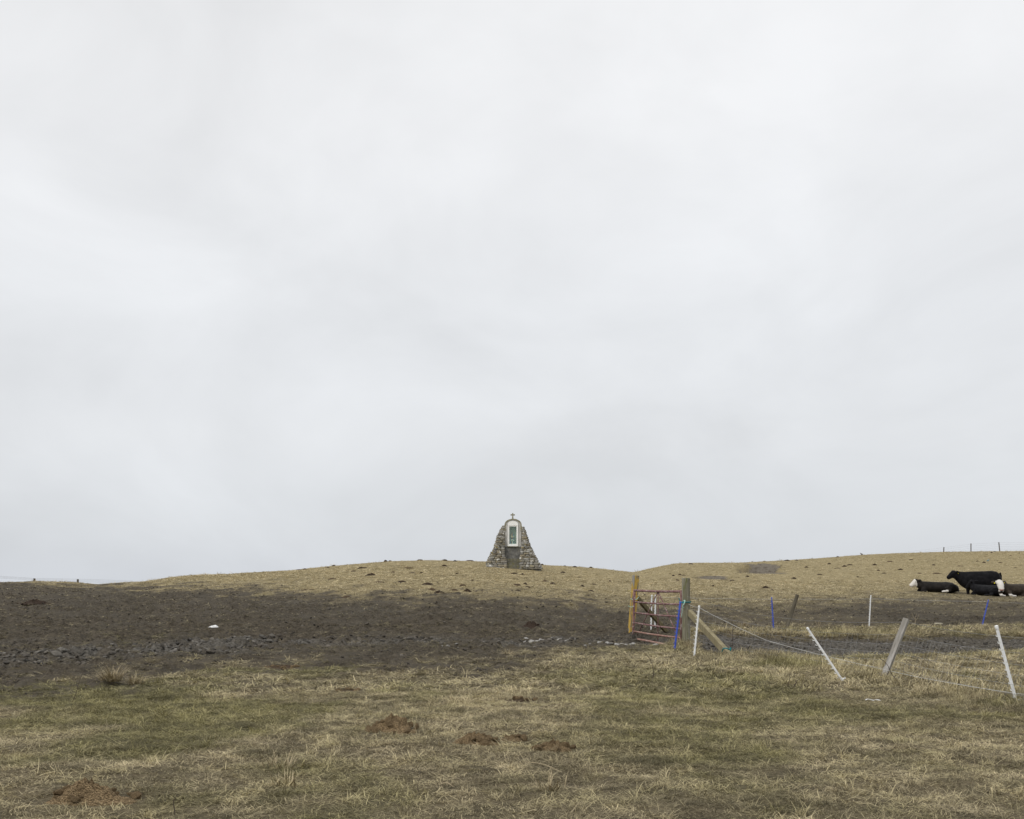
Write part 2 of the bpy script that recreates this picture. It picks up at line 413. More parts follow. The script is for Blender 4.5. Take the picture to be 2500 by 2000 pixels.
def scatter(name, pts, rot, scl, idx, variants, label, cat, **attrs):
    col = bpy.data.collections.new(name + '_kinds')
    for i, me in enumerate(variants):
        col.objects.link(bpy.data.objects.new('%s_kind_%02d' % (name, i), me))
    me = bpy.data.meshes.new(name)
    n = len(pts); me.vertices.add(n); me.vertices.foreach_set('co', np.asarray(pts, np.float32).ravel())
    a = me.attributes.new('rot', 'FLOAT_VECTOR', 'POINT'); a.data.foreach_set('vector', np.asarray(rot, np.float32).ravel())
    a = me.attributes.new('scl', 'FLOAT_VECTOR', 'POINT'); a.data.foreach_set('vector', np.asarray(scl, np.float32).ravel())
    a = me.attributes.new('idx', 'INT', 'POINT'); a.data.foreach_set('value', np.asarray(idx, np.int32))
    for k, v in attrs.items():
        a = me.attributes.new(k, 'FLOAT', 'POINT'); a.data.foreach_set('value', np.asarray(v, np.float32))
    me.update()
    o = link(name, me)
    g = bpy.data.node_groups.new(name, 'GeometryNodeTree')
    g.interface.new_socket('Geometry', in_out='INPUT', socket_type='NodeSocketGeometry')
    g.interface.new_socket('Geometry', in_out='OUTPUT', socket_type='NodeSocketGeometry')
    gi, go = g.nodes.new('NodeGroupInput'), g.nodes.new('NodeGroupOutput')
    ip = g.nodes.new('GeometryNodeInstanceOnPoints'); ci = g.nodes.new('GeometryNodeCollectionInfo')
    ci.inputs['Collection'].default_value = col; ci.inputs['Separate Children'].default_value = True; ci.inputs['Reset Children'].default_value = True
    def na(nm, ty):
        k = g.nodes.new('GeometryNodeInputNamedAttribute'); k.data_type = ty; k.inputs['Name'].default_value = nm; return k.outputs['Attribute']
    e = g.nodes.new('FunctionNodeEulerToRotation'); g.links.new(na('rot', 'FLOAT_VECTOR'), e.inputs[0])
    g.links.new(gi.outputs[0], ip.inputs['Points']); g.links.new(ci.outputs[0], ip.inputs['Instance'])
    ip.inputs['Pick Instance'].default_value = True
    g.links.new(na('idx', 'INT'), ip.inputs['Instance Index']); g.links.new(e.outputs[0], ip.inputs['Rotation'])
    g.links.new(na('scl', 'FLOAT_VECTOR'), ip.inputs['Scale']); g.links.new(ip.outputs[0], go.inputs[0])
    md = o.modifiers.new('scatter', 'NODES'); md.node_group = g
    return tag(o, label, cat, kind='stuff')

GM = grass_mat()
def sample(y0, y1, n, margin=1.3, extra=1.5):
    Y = np.sqrt(RNG.uniform(y0 ** 2, y1 ** 2, n)); hw = 0.431 * Y * margin + extra
    return RNG.uniform(-1, 1, n) * hw, Y
def grass_bands():
    near = [blade_mesh('matted', 28, 0.035, 0.105, 0.0025, 0.0043, 0.07, (3, 55), GM, 100 + i) for i in range(6)]
    near += [blade_mesh('upright', 20, 0.09, 0.22, 0.0026, 0.0042, 0.05, (35, 85), GM, 130 + i, 1.2) for i in range(4)]
    near += [blade_mesh('long_straw', 4, 0.12, 0.28, 0.003, 0.0048, 0.12, (0, 18), GM, 150 + i, 0.35, 0.66) for i in range(3)]
    mid = [blade_mesh('mid_matted', 20, 0.05, 0.15, 0.0060, 0.0105, 0.10, (4, 50), GM, 160 + i) for i in range(5)]
    mid += [blade_mesh('mid_upright', 16, 0.12, 0.28, 0.0045, 0.008, 0.07, (40, 85), GM, 180 + i, 1.2) for i in range(3)]
    mid += [blade_mesh('mid_straw', 4, 0.14, 0.30, 0.0045, 0.008, 0.16, (0, 20), GM, 190 + i, 0.35, 0.66) for i in range(3)]
    far = [blade_mesh('far_matted', 12, 0.08, 0.22, 0.014, 0.026, 0.16, (4, 45), GM, 200 + i) for i in range(5)]
    far += [blade_mesh('far_upright', 10, 0.10, 0.28, 0.010, 0.016, 0.10, (40, 85), GM, 220 + i, 1.0) for i in range(3)]
    far += [blade_mesh('far_straw', 5, 0.2, 0.4, 0.012, 0.02, 0.2, (0, 25), GM, 230 + i, 0.5, 0.6) for i in range(3)]
    spec = [('foreground_grass', near, 6, 4, 6.0, 15.5, 350, 1.25, 'dry matted grass covering the field nearest the camera'),
            ('midfield_grass', mid, 5, 3, 15.5, 34, 125, 1.25, 'dry olive grass between the foreground and the mud'),
            ('hill_grass', far, 5, 3, 34, 75, 34, 1.2, 'short tan grass on the slope around the shrine hill'),
            ('crest_grass', far, 5, 3, 75, 134, 9, 1.2, 'short tan grass along the crests of both hills')]
    for name, kinds, nm, nu, y0, y1, dens, marg, label in spec:
        area = 0.431 * marg * (y1 ** 2 - y0 ** 2) + 3 * (y1 - y0)
        n = int(area * dens)
        X, Y = sample(y0, y1, n, marg)
        f = fields(X, Y)
        dcut = np.interp(f['px'], DCX, DCY)
        patch = fbm(X / 0.7, Y / 0.7, 3, 201)
        cover = (1 - f['mud']) ** 1.1 * (1 - f['scar']) * (0.72 + 0.28 * sstep(0.36, 0.58, patch + 0.10 + 0.2 * f['dry']))
        straw_in_mud = np.where(Y > 34, 0.42, 0.22) + np.where(Y > 34, 0.55, 0.42) * sstep(0.5, 0.68, fbm(X / 1.3, Y / 1.3, 3, 202))
        cover = np.maximum(cover, f['mud'] * straw_in_mud * (1 - 0.9 * f['grey']) * (1 - f['track']))
        cover = cover * mole_clear(X, Y)
        keep = (RNG.random(n) < cover) & (Y < dcut + 3)
        # the grass is rank along the netting and round the gate posts
        fx = np.interp(Y, [11, 13, 17.9, 27.8, 29], [6.2, 5.9, 5.55, 4.1, 4.0])
        rank = np.exp(-((X - fx - 0.2) / 0.7) ** 2) * ((Y > 10) & (Y < 29.5))
        rank = np.maximum(rank, np.exp(-((X - POSTM.x) ** 2 + (Y - POSTM.y) ** 2) / 0.5))
        rank = np.maximum(rank, 0.7 * ((f['py'] > 1519) & (f['py'] < 1552) & (f['px'] > 1690) & (f['mud'] < 0.4)))
        rank = np.maximum(rank, 0.3 * ((f['px'] > 1690) & (f['py'] > 1590) & (f['py'] < 1680)) * sstep(0.4, 0.65, fbm(X / 1.0, Y / 1.0, 2, 9)))
        up_p = 0.02 + 0.10 * sstep(0.55, 0.72, fbm(X / 0.9, Y / 0.9, 3, 203)) + 0.4 * rank
        isup = RNG.random(n) < up_p * (1 - f['mud'])
        idx = np.where(isup, nm + RNG.integers(0, nu, n), RNG.integers(0, nm, n))
        lng = (RNG.random(n) < np.where(f['mud'] > 0.5, 0.22, 0.045)) & ~isup; idx = np.where(lng, nm + nu + RNG.integers(0, 3, n), idx)
        sz = RNG.uniform(0.7, 1.25, n) * (1 + 0.25 * rank) * np.where(f['mud'] > 0.5, 0.75, 1.0)
        if name in ('hill_grass', 'crest_grass'): sz = sz * np.where(isup, 0.75, 0.85) * np.where(isup & (np.abs(Y - dcut) < 2.5) & (RNG.random(n) < 0.25), 2.2, 1.0)
        flat = np.where(f['mud'] > 0.5, 0.5, np.where(isup, 0.62 + 0.2 * rank, 0.5)) * RNG.uniform(0.7, 1.2, n)
        tint = np.clip(f['green'] * 0.95 + (fbm(X / 0.35, Y / 0.35, 2, 204) - 0.5) * 0.9 + 0.26 - 0.34 * f['dry'], 0, 1)
        val = np.clip(1.13 + (fbm(X / 1.4, Y / 1.8, 4, 205) - 0.5) * 0.6 + (fbm(X / 0.22, Y / 0.3, 2, 206) - 0.5) * 1.35 + RNG.normal(0, 0.16, n) + 0.12 * f['dry'] + 0.04 * rank, 0.35, 1.6)
        val = val * (1 - sstep(0.2, 0.9, f['mud']) * (0.58 - 0.48 * RNG.random(n))) * (1 - 0.2 * sstep(0, 0.45, f['mud']))
        lean = RNG.normal(0, 0.14, n)
        rot = np.stack([lean, RNG.normal(0, 0.14, n) + 0.10, RNG.uniform(0, 6.283, n)], 1)
        P = np.stack([X, Y, f['z'] - 0.004], 1)
        k = keep
        scatter(name, P[k], rot[k], np.stack([sz, sz, sz * flat], 1)[k], idx[k], kinds, label, 'grass', tint=tint[k], val=val[k])
grass_bands()

def clod_mesh(name, seed, mat, rough=0.3):
    r = random.Random(seed); bm = bmesh.new()
    bmesh.ops.create_icosphere(bm, subdivisions=1, radius=1.0)
    for v in bm.verts:
        v.co *= 1 + r.uniform(-rough, rough); v.co.z *= 0.7
    me = bpy.data.meshes.new(name); bm.to_mesh(me); bm.free(); me.materials.append(mat)
    return me
def mud_clods():
    m, t, b = new_mat('mud_clods', 0.8, 0.3)
    g = attr(t, 'tint', 'INSTANCER'); v = attr(t, 'val', 'INSTANCER')
    n = noise(t, 14, 4, 0.65, pos(t))
    c = mixc(t, g, mixc(t, n, (0.038, 0.032, 0.025), (0.088, 0.074, 0.057)), mixc(t, n, (0.062, 0.057, 0.050), (0.18, 0.167, 0.145)))
    v3 = nd(t, 'ShaderNodeCombineXYZ')
    for i in range(3): t.links.new(v, v3.inputs[i])
    t.links.new(mixc(t, 1.0, c, v3.outputs[0], 'MULTIPLY'), b.inputs['Base Color'])
    bump(t, b, n, 0.7, 0.03)
    kinds = [clod_mesh('clod', 300 + i, m) for i in range(7)]
    n = 200000
    X, Y = sample(15, 58, n, 1.25)
    f = fields(X, Y)
    p = f['mud'] * (0.10 + 1.1 * f['clod'] + 0.75 * f['track'] + 0.35 * f['grey']) * sstep(0.3, 0.6, fbm(X / 0.8, Y / 0.8, 3, 301) + 0.05)
    k = RNG.random(n) < p
    X, Y = X[k], Y[k]; f = {a: q[k] for a, q in f.items()}; n = len(X)
    sz = np.clip(RNG.lognormal(-3.65, 0.5, n), 0.012, 0.065) * (0.75 + 0.75 * f['clod'])
    rot = np.stack([RNG.normal(0, .4, n), RNG.normal(0, .4, n), RNG.uniform(0, 6.28, n)], 1)
    tint = np.clip(f['grey'] * 0.9 + 0.35 * f['clod'] + 0.3 * f['track'] + RNG.normal(-0.12, 0.25, n), 0, 1)
    scatter('mud_clods', np.stack([X, Y, f['z'] + sz * 0.12], 1), rot, np.stack([sz * RNG.uniform(.9, 1.7, n), sz, sz * RNG.uniform(.6, 1.1, n)], 1),
            RNG.integers(0, 7, n), kinds, 'trampled clods of grey and brown mud across the bare ground', 'mud', tint=tint, val=np.clip(RNG.normal(1.0, 0.36, n), 0.35, 1.9))
mud_clods()

# ================================================================== materials of the things
def concrete(name, c1, c2, lichen=0.0, dark=0.0):
    m, t, b = new_mat(name, 0.9, 0.2)
    P = pos(t)
    n = noise(t, 5, 6, 0.65, P)
    c = mixc(t, rmap(t, n, 0.35, 0.68), c1, c2)
    c = mixc(t, rmap(t, noise(t, 26, 3, 0.7, P), 0.54, 0.64, 0, 0.55), c, (0.10, 0.095, 0.08))
    if lichen:
        c = mixc(t, rmap(t, noise(t, 9, 5, 0.7, P), 0.66 - lichen, 0.74 - lichen, 0, 0.9), c, (0.16, 0.145, 0.045))
    t.links.new(c, b.inputs['Base Color']); bump(t, b, n, 0.5, 0.02)
    return m
M = {}
M['panel'] = concrete('pale_render', (0.42, 0.41, 0.385), (0.55, 0.54, 0.515), 0.02)
M['rim'] = concrete('lichened_rim', (0.24, 0.23, 0.18), (0.36, 0.34, 0.26), 0.16)
M['lower'] = concrete('weathered_concrete', (0.10, 0.10, 0.095), (0.22, 0.215, 0.20), 0.05)
M['step'] = concrete('mossy_step', (0.11, 0.105, 0.08), (0.20, 0.19, 0.15), 0.13)
M['mortar'] = concrete('mortar', (0.13, 0.125, 0.11), (0.24, 0.23, 0.20), 0.03)
def stone_mat():
    m, t, b = new_mat('rubble_stone', 0.92, 0.2)
    P = pos(t); oi = nd(t, 'ShaderNodeObjectInfo').outputs['Random']
    cr_ = nd(t, 'ShaderNodeValToRGB'); e = cr_.color_ramp
    e.elements[0].color = (0.20, 0.195, 0.175, 1); e.elements[1].color = (0.38, 0.37, 0.335, 1)
    for p, c in ((0.25, (0.29, 0.27, 0.215)), (0.5, (0.33, 0.285, 0.20)), (0.7, (0.25, 0.24, 0.22)), (0.88, (0.46, 0.45, 0.41))):
        q = e.elements.new(p); q.color = (*c, 1)
    t.links.new(oi, cr_.inputs[0])
    n = noise(t, 9, 6, 0.65, P)
    c = mixc(t, rmap(t, n, 0.3, 0.7, 0.0, 0.55), cr_.outputs[0], (0.085, 0.08, 0.07))
    c = mixc(t, rmap(t, noise(t, 4.5, 4, 0.6, P), 0.60, 0.65, 0, 0.9), c, (0.74, 0.73, 0.69))
    c = mixc(t, rmap(t, noise(t, 4.2, 4, 0.62, P, 0.4), 0.60, 0.68, 0, 0.9), c, (0.30, 0.235, 0.045))
    t.links.new(c, b.inputs['Base Color']); bump(t, b, n, 0.7, 0.03)
    return m
M['stone'] = stone_mat()
M['upvc'] = two_tone('white_frame', (0.86, 0.86, 0.85), (0.80, 0.80, 0.785), 6, rough=0.45, spec=0.4, bstr=0)
M['niche'] = two_tone('niche_paint', (0.44, 0.49, 0.43), (0.50, 0.55, 0.48), 5, bstr=0.1)
def glass_mat():
    m, t, b = new_mat('window_glass', 0.05, 0.5)
    tr = nd(t, 'ShaderNodeBsdfTransparent'); tr.inputs[0].default_value = (0.88, 0.93, 0.90, 1)
    gl = nd(t, 'ShaderNodeBsdfGlossy'); gl.inputs['Roughness'].default_value = 0.04; gl.inputs['Color'].default_value = (0.85, 0.95, 0.92, 1)
    ms = nd(t, 'ShaderNodeMixShader'); ms.inputs[0].default_value = 0.06
    t.links.new(tr.outputs[0], ms.inputs[1]); t.links.new(gl.outputs[0], ms.inputs[2]); t.links.new(ms.outputs[0], t.nodes['Material Output'].inputs['Surface'])
    return m
M['glass'] = glass_mat()
M['gate'] = two_tone('red_oxide_paint', (0.16, 0.078, 0.074), (0.25, 0.15, 0.14), 7, 0.4, 0.62, 0.75, 0.25, None, 0.3, 0.004, (0.42, 0.37, 0.36))
M['rust'] = two_tone('rusted_bar', (0.25, 0.13, 0.10), (0.36, 0.23, 0.19), 9, 0.4, 0.62, 0.85, 0.2, None, 0.3, 0.004, (0.40, 0.34, 0.30))
def yellow_post_mat():
    m, t, b = new_mat('peeling_yellow_paint', 0.8, 0.25)
    v = objc(t, (1, 1, 0.16)); n = noise(t, 13, 5, 0.65, v)
    v2 = objc(t, (1, 1, 0.35)); n2 = noise(t, 30, 4, 0.65, v2)
    c = mixc(t, rmap(t, n2, 0.3, 0.7), (0.38, 0.245, 0.045), (0.52, 0.35, 0.08))
    c = mixc(t, rmap(t, n, 0.51, 0.55), c, (0.17, 0.155, 0.13))
    sx = nd(t, 'ShaderNodeSeparateXYZ'); t.links.new(objc(t), sx.inputs[0])
    side = mth(t, 'MULTIPLY', rmap(t, sx.outputs['X'], -0.045, -0.068), rmap(t, mth(t, 'ADD', sx.outputs['Z'], mth(t, 'MULTIPLY', n, 0.5)), 1.45, 1.6))
    c = mixc(t, side, c, (0.26, 0.245, 0.22))
    t.links.new(c, b.inputs['Base Color']); bump(t, b, n, 0.5, 0.01)
    return m
M['yellow'] = yellow_post_mat()
M['postwood'] = two_tone('mossy_post_wood', (0.155, 0.145, 0.10), (0.255, 0.24, 0.19), 10, 0.35, 0.65, 0.9, 0.15, (1, 1, 0.10), 0.6, 0.012, (0.12, 0.125, 0.05))
M['strut'] = two_tone('weathered_strut_wood', (0.20, 0.17, 0.10), (0.30, 0.26, 0.165), 12, 0.35, 0.65, 0.9, 0.15, (1, 1, 0.08), 0.6, 0.012, (0.17, 0.15, 0.06))
M['darkstrut'] = two_tone('dark_strut_wood', (0.13, 0.108, 0.055), (0.20, 0.168, 0.095), 12, 0.35, 0.65, 0.9, 0.15, (1, 1, 0.08), 0.6, 0.012)
M['greywood'] = two_tone('bleached_post_wood', (0.24, 0.225, 0.20), (0.40, 0.385, 0.36), 14, 0.35, 0.65, 0.9, 0.15, (1, 1, 0.10), 0.7, 0.012, (0.15, 0.14, 0.12))
M['brownwood'] = two_tone('brown_post_wood', (0.085, 0.074, 0.053), (0.165, 0.148, 0.115), 12, 0.35, 0.65, 0.9, 0.15, (1, 1, 0.10), 0.6, 0.012)
M['farwood'] = two_tone('far_post_wood', (0.06, 0.05, 0.04), (0.12, 0.10, 0.085), 12, bstr=0)
M['plank'] = two_tone('pale_plank_wood', (0.46, 0.42, 0.31), (0.58, 0.53, 0.41), 14, 0.35, 0.65, 0.85, 0.2, (0.1, 1, 1), 0.3, 0.01)
M['white'] = two_tone('white_plastic', (0.74, 0.75, 0.76), (0.82, 0.83, 0.83), 9, rough=0.4, spec=0.4, bstr=0, c3=(0.60, 0.60, 0.56))
M['blue'] = two_tone('blue_plastic', (0.045, 0.085, 0.46), (0.06, 0.12, 0.54), 9, rough=0.4, spec=0.4, bstr=0)
M['wire'] = two_tone('galvanised_wire', (0.20, 0.205, 0.21), (0.30, 0.305, 0.31), 9, rough=0.55, spec=0.5, bstr=0)
M['twine'] = two_tone('white_electric_twine', (0.50, 0.50, 0.48), (0.58, 0.58, 0.56), 9, bstr=0)
M['teal'] = two_tone('teal_rope', (0.02, 0.16, 0.19), (0.03, 0.25, 0.28), 40, bstr=0.3)
M['mint'] = two_tone('mint_rope', (0.36, 0.58, 0.50), (0.46, 0.68, 0.60), 40, bstr=0.3)
M['straw'] = two_tone('yellow_twine', (0.60, 0.50, 0.14), (0.66, 0.56, 0.2), 40, bstr=0.2)
M['mole'] = two_tone('fresh_brown_earth', (0.085, 0.06, 0.034), (0.44, 0.32, 0.18), 26, 0.4, 0.62, 0.95, 0.1, None, 0.9, 0.03)
M['moledark'] = two_tone('dark_earth', (0.030, 0.021, 0.016), (0.062, 0.043, 0.030), 18, 0.4, 0.62, 0.95, 0.1, None, 0.8, 0.03)
M['molebrown'] = two_tone('reddish_earth', (0.06, 0.042, 0.028), (0.11, 0.078, 0.050), 18, 0.4, 0.62, 0.95, 0.1, None, 0.8, 0.03)
M['palestone'] = two_tone('pale_field_stone', (0.26, 0.25, 0.23), (0.50, 0.49, 0.47), 9, 0.35, 0.65, 0.9, 0.2, None, 0.5, 0.02, (0.20, 0.18, 0.16))
M['litter'] = two_tone('white_litter', (0.80, 0.80, 0.80), (0.72, 0.72, 0.72), 20, rough=0.6, bstr=0.2)
M['stem'] = two_tone('dead_stem', (0.05, 0.038, 0.03), (0.09, 0.07, 0.055), 20, bstr=0)
M['palestem'] = two_tone('bleached_stem', (0.30, 0.245, 0.15), (0.40, 0.33, 0.215), 20, bstr=0)
M['tuft'] = two_tone('tussock_straw', (0.22, 0.18, 0.105), (0.44, 0.365, 0.235), 60, bstr=0)
def coat(name, c1, c2):
    m, t, b = new_mat(name, 0.65, 0.08)
    n = noise(t, 5, 5, 0.6, objc(t)); h = noise(t, 45, 3, 0.7, objc(t, (0.5, 1, 1)))
    t.links.new(mixc(t, rmap(t, n, 0.35, 0.7), c1, c2), b.inputs['Base Color']); bump(t, b, h, 0.35, 0.02)
    return m
M['black'] = coat('black_coat', (0.005, 0.005, 0.006), (0.013, 0.0125, 0.014))
M['sootcoat'] = coat('sooty_brown_coat', (0.014, 0.0125, 0.012), (0.026, 0.0225, 0.02))
M['browncoat'] = coat('dusty_brown_coat', (0.028, 0.022, 0.017), (0.058, 0.045, 0.034))
M['whitecoat'] = coat('white_coat', (0.60, 0.57, 0.52), (0.74, 0.71, 0.67))
M['pink'] = two_tone('pink_muzzle', (0.42, 0.24, 0.21), (0.5, 0.32, 0.28), 20, bstr=0)
M['eye'] = two_tone('dark_eye', (0.008, 0.007, 0.006), (0.014, 0.012, 0.01), 20, rough=0.2, spec=0.5, bstr=0)
M['hoof'] = two_tone('hoof_horn', (0.02, 0.017, 0.014), (0.04, 0.034, 0.028), 20, bstr=0)
M['tagyellow'] = two_tone('yellow_ear_tag', (0.75, 0.62, 0.02), (0.8, 0.68, 0.04), 20, bstr=0)
M['dress'] = two_tone('brown_pink_dress', (0.34, 0.18, 0.12), (0.40, 0.23, 0.16), 20, bstr=0)
M['mantle'] = two_tone('pale_blue_mantle', (0.25, 0.45, 0.56), (0.34, 0.55, 0.64), 14, bstr=0)
M['hood'] = two_tone('dull_blue_veil', (0.11, 0.19, 0.22), (0.16, 0.25, 0.27), 14, bstr=0)
M['skin'] = two_tone('painted_skin', (0.55, 0.35, 0.24), (0.60, 0.40, 0.29), 14, bstr=0)
M['cream'] = two_tone('cream_cloth', (0.62, 0.53, 0.36), (0.68, 0.59, 0.43), 14, bstr=0)
M['petal'] = two_tone('white_petals', (0.78, 0.80, 0.76), (0.70, 0.74, 0.68), 14, bstr=0)
M['leafgreen'] = two_tone('dark_green_leaf', (0.03, 0.10, 0.04), (0.06, 0.17, 0.06), 14, bstr=0)

# ================================================================== the shrine on the hill
SX, SY = ghit(1252, 1388)
SZ = gz(SX, SY)
PXM = SY / F / 9.585                  # metres per pixel of the enlarged view the outline was read from
def sx_(zx): return (zx - 878) * PXM
def sz_(zy): return (1525 - zy) * PXM
def shrine():
    S = empty('wayside_shrine', (SX, SY, SZ))
    tag(S, 'stone wayside shrine with arched glazed niche and small cross on the grassy hill', 'shrine')
    # profile: outer edge, inner edge by height
    LO = [(sz_(y), sx_(x)) for x, y in ((250, 1560), (268, 1480), (275, 1375), (340, 1260), (380, 1150), (450, 1050), (468, 950), (512, 770), (562, 680), (640, 548))]
    RO = [(sz_(y), sx_(x)) for x, y in ((1565, 1560), (1550, 1510), (1472, 1385), (1420, 1280), (1335, 1110), (1272, 985), (1222, 850), (1182, 700), (1122, 562))]
    ztop = {0: sz_(545), 1: sz_(560)}
    inner = lambda z, s: (np.interp(z, [0, sz_(1340), sz_(1250), 3], [sx_(748), sx_(742), sx_(692), sx_(688)]) if s == 0 else np.interp(z, [0, sz_(1300), sz_(1050), sz_(900), 3], [sx_(1038), sx_(1034), sx_(1068), sx_(1090), sx_(1078)]))
    outer = lambda z, s: np.interp(z, [p[0] for p in (LO, RO)[s]], [p[1] for p in (LO, RO)[s]])
    front = lambda z: np.interp(z, [0, 0.6, 2.5], [-0.62, -0.46, -0.17])
    back = lambda z: np.interp(z, [0, 0.6, 2.5], [0.80, 0.62, 0.30])
    kinds = []
    for i in range(9):
        r = random.Random(500 + i); bm = bmesh.new(); bmesh.ops.create_cube(bm, size=1.0)
        bmesh.ops.bevel(bm, geom=bm.edges[:], offset=0.17, segments=1, affect='EDGES')
        for v in bm.verts: v.co += Vector((r.uniform(-.07, .07), r.uniform(-.07, .07), r.uniform(-.09, .09)))
        me = bpy.data.meshes.new('stone'); bm.to_mesh(me); bm.free(); me.materials.append(M['stone']); kinds.append(me)
    r = random.Random(41)
    def put(par, c, size, rz):
        o = link('stone', r.choice(kinds), par); o.location = c; o.scale = size
        o.rotation_euler = (r.uniform(-.06, .06), r.uniform(-.08, .08), rz + r.uniform(-.08, .08))
    for s in (0, 1):
        zs = np.linspace(-0.25, ztop[s] - 0.05, 12); mb = MB()
        vs = []
        for z in zs:
            xi, xo = inner(z, s), outer(z, s); ins = 0.05 if s == 0 else -0.05
            f_, b_ = front(z) + 0.05, back(z) - 0.05
            vs += [(xo + ins, f_ + 0.12, z), (xi, f_, z), (xi, b_, z), (xo + ins, b_ - 0.1, z)]
        fs = [(3, 2, 1, 0)] if s == 0 else [(0, 1, 2, 3)]
        for i in range(len(zs) - 1):
            for k in range(4):
                q = (i * 4 + k, i * 4 + (k + 1) % 4, i * 4 + 4 + (k + 1) % 4, i * 4 + 4 + k)
                fs.append(q if s == 0 else q[::-1])
        k = (len(zs) - 1) * 4; fs.append((k, k + 1, k + 2, k + 3) if s == 0 else (k + 3, k + 2, k + 1, k))
        mb.add(vs, fs)
        B = mb.build('buttress', M['mortar'], S)
        tag(B, ('rough stone buttress left of the niche', 'rough stone buttress right of the niche')[s])
        z = -0.04
        while z < ztop[s] + 0.02:
            hgt = r.uniform(0.07, 0.14) * (1.25 if z < 0.4 else 1.0)
            zc = z + hgt / 2
            a, b_ = sorted((float(outer(zc, s)), float(inner(zc, s))))
            x = a - 0.01
            while x < b_ - 0.05:                                # front course
                wd = min(r.uniform(0.17, 0.44), b_ - x + 0.015)
                if b_ - x - wd < 0.09: wd = b_ - x + 0.005
                u = (x + wd / 2 - a) / max(b_ - a, .01); u = u if s == 0 else 1 - u
                put(B, (x + wd / 2, float(front(zc)) + 0.05 + 0.12 * (1 - u) ** 2 + r.uniform(-.035, .025), zc), (wd * 0.97, 0.2, hgt * r.uniform(0.86, 1.0)), 0.0)
                x += wd
            y = float(front(zc)) + 0.22
            while y < back(zc) - 0.12:                          # outer flank
                wd = r.uniform(0.2, 0.42)
                put(B, (float(outer(zc, s)) + (0.04 if s == 0 else -0.04) + r.uniform(-.025, .025), y + wd / 2, zc), (0.2, wd, hgt * r.uniform(.86, 1)), 0.0)
                y += wd
            z += hgt
    # concrete niche: slab with an arched top, cut out for the window
    x0, x1 = sx_(690), sx_(1078); xm = (x0 + x1) / 2; hw = (x1 - x0) / 2
    zsp, zt, zb_ = sz_(520), sz_(372), sz_(1015)
    wx0, wx1, wz0, wz1 = sx_(755), sx_(1005), sz_(1008), sz_(500)
    wm = (wx0 + wx1) / 2; whw = (wx1 - wx0) / 2; zat = sz_(415)
    yf, yb = -0.13, 0.34
    n = 20
    def archpts(cx, hw_, zspring, ztop_, z0):
        p = [(cx - hw_, z0)]
        for i in range(n + 1):
            a = math.pi * (1 - i / n); p.append((cx + hw_ * math.cos(a), zspring + (ztop_ - zspring) * math.sin(a) ** 0.9))
        p.append((cx + hw_, z0)); return p
    A = archpts(xm, hw, zsp, zt, zb_); Bp = archpts(wm, whw + 0.012, wz1, zat + 0.012, wz0 - 0.012)
    mb = MB(); k = len(A)
    vs = [(x, yf, z) for x, z in A] + [(x, yf, z) for x, z in Bp] + [(x, yb, z) for x, z in A] + [(x, yf + 0.14, z) for x, z in Bp]
    fs = []
    for i in range(k - 1):
        fs.append((i, i + 1, k + i + 1, k + i)); fs.append((i, 2 * k + i, 2 * k + i + 1, i + 1)); fs.append((k + i, k + i + 1, 3 * k + i + 1, 3 * k + i))
    fs.append((k - 1, 0, k, 2 * k - 1)); fs.append((0, k - 1, 3 * k - 1, 2 * k)); fs.append((2 * k - 1, k, 3 * k, 4 * k - 1))
    fs.append(tuple(range(2 * k, 3 * k)))
    mb.add(vs, [f[::-1] for f in fs]); mb.build('arched_panel', M['panel'], S)
    # lichened rim round the arch
    mb = MB(); R1 = archpts(xm, hw + 0.025, zsp, zt + 0.02, zsp - 0.35); R2 = archpts(xm, hw - 0.05, zsp, zt - 0.055, zsp - 0.35)
    k = len(R1); vs = [(x, yf - 0.035, z) for x, z in R1] + [(x, yf - 0.035, z) for x, z in R2] + [(x, yb + 0.03, z) for x, z in R1] + [(x, yf + 0.005, z) for x, z in R2]
    fs = []
    for i in range(k - 1):
        fs += [(k + i, k + i + 1, i + 1, i), (i, i + 1, 2 * k + i + 1, 2 * k + i), (3 * k + i, 3 * k + i + 1, k + i + 1, k + i)]
    mb.add(vs, fs); mb.build('arch_rim', M['rim'], S)
    # white window: frame of four members, arched head panel, recess and pane
    yw = yf - 0.02
    fr = MB(); t_ = 0.075
    for c, sz in (((wm, yw, wz0 + t_ / 2), (2 * whw, 0.07, t_)), ((wm, yw, wz1 - t_ / 2), (2 * whw, 0.07, t_)),
                  ((wx0 + t_ / 2, yw, (wz0 + wz1) / 2), (t_, 0.07, wz1 - wz0 - 2 * t_ - 0.002)), ((wx1 - t_ / 2, yw, (wz0 + wz1) / 2), (t_, 0.07, wz1 - wz0 - 2 * t_ - 0.002))):
        fr.box(c, sz)
    Fm = fr.build('window_frame', M['upvc'], S, bevel=0.008)
    gx0, gx1, gz0, gz1 = sx_(797), sx_(963), sz_(957), sz_(546)
    sash = MB(); gm = (gx0 + gx1) / 2
    ix0, ix1, iz0, iz1 = wx0 + t_ + 0.003, wx1 - t_ - 0.003, wz0 + t_ + 0.003, wz1 - t_ - 0.003
    for c, sz in (((wm, yw + 0.012, (iz0 + gz0) / 2), (ix1 - ix0, 0.05, gz0 - iz0)), ((wm, yw + 0.012, (iz1 + gz1) / 2), (ix1 - ix0, 0.05, abs(iz1 - gz1))),
                  (((ix0 + gx0) / 2, yw + 0.012, (gz0 + gz1) / 2), (abs(gx0 - ix0), 0.05, gz1 - gz0)), (((ix1 + gx1) / 2, yw + 0.012, (gz0 + gz1) / 2), (abs(ix1 - gx1), 0.05, gz1 - gz0))):
        if min(sz) > 0.004: sash.box(c, sz)
    sash.build('sash', M['upvc'], Fm, bevel=0.006)
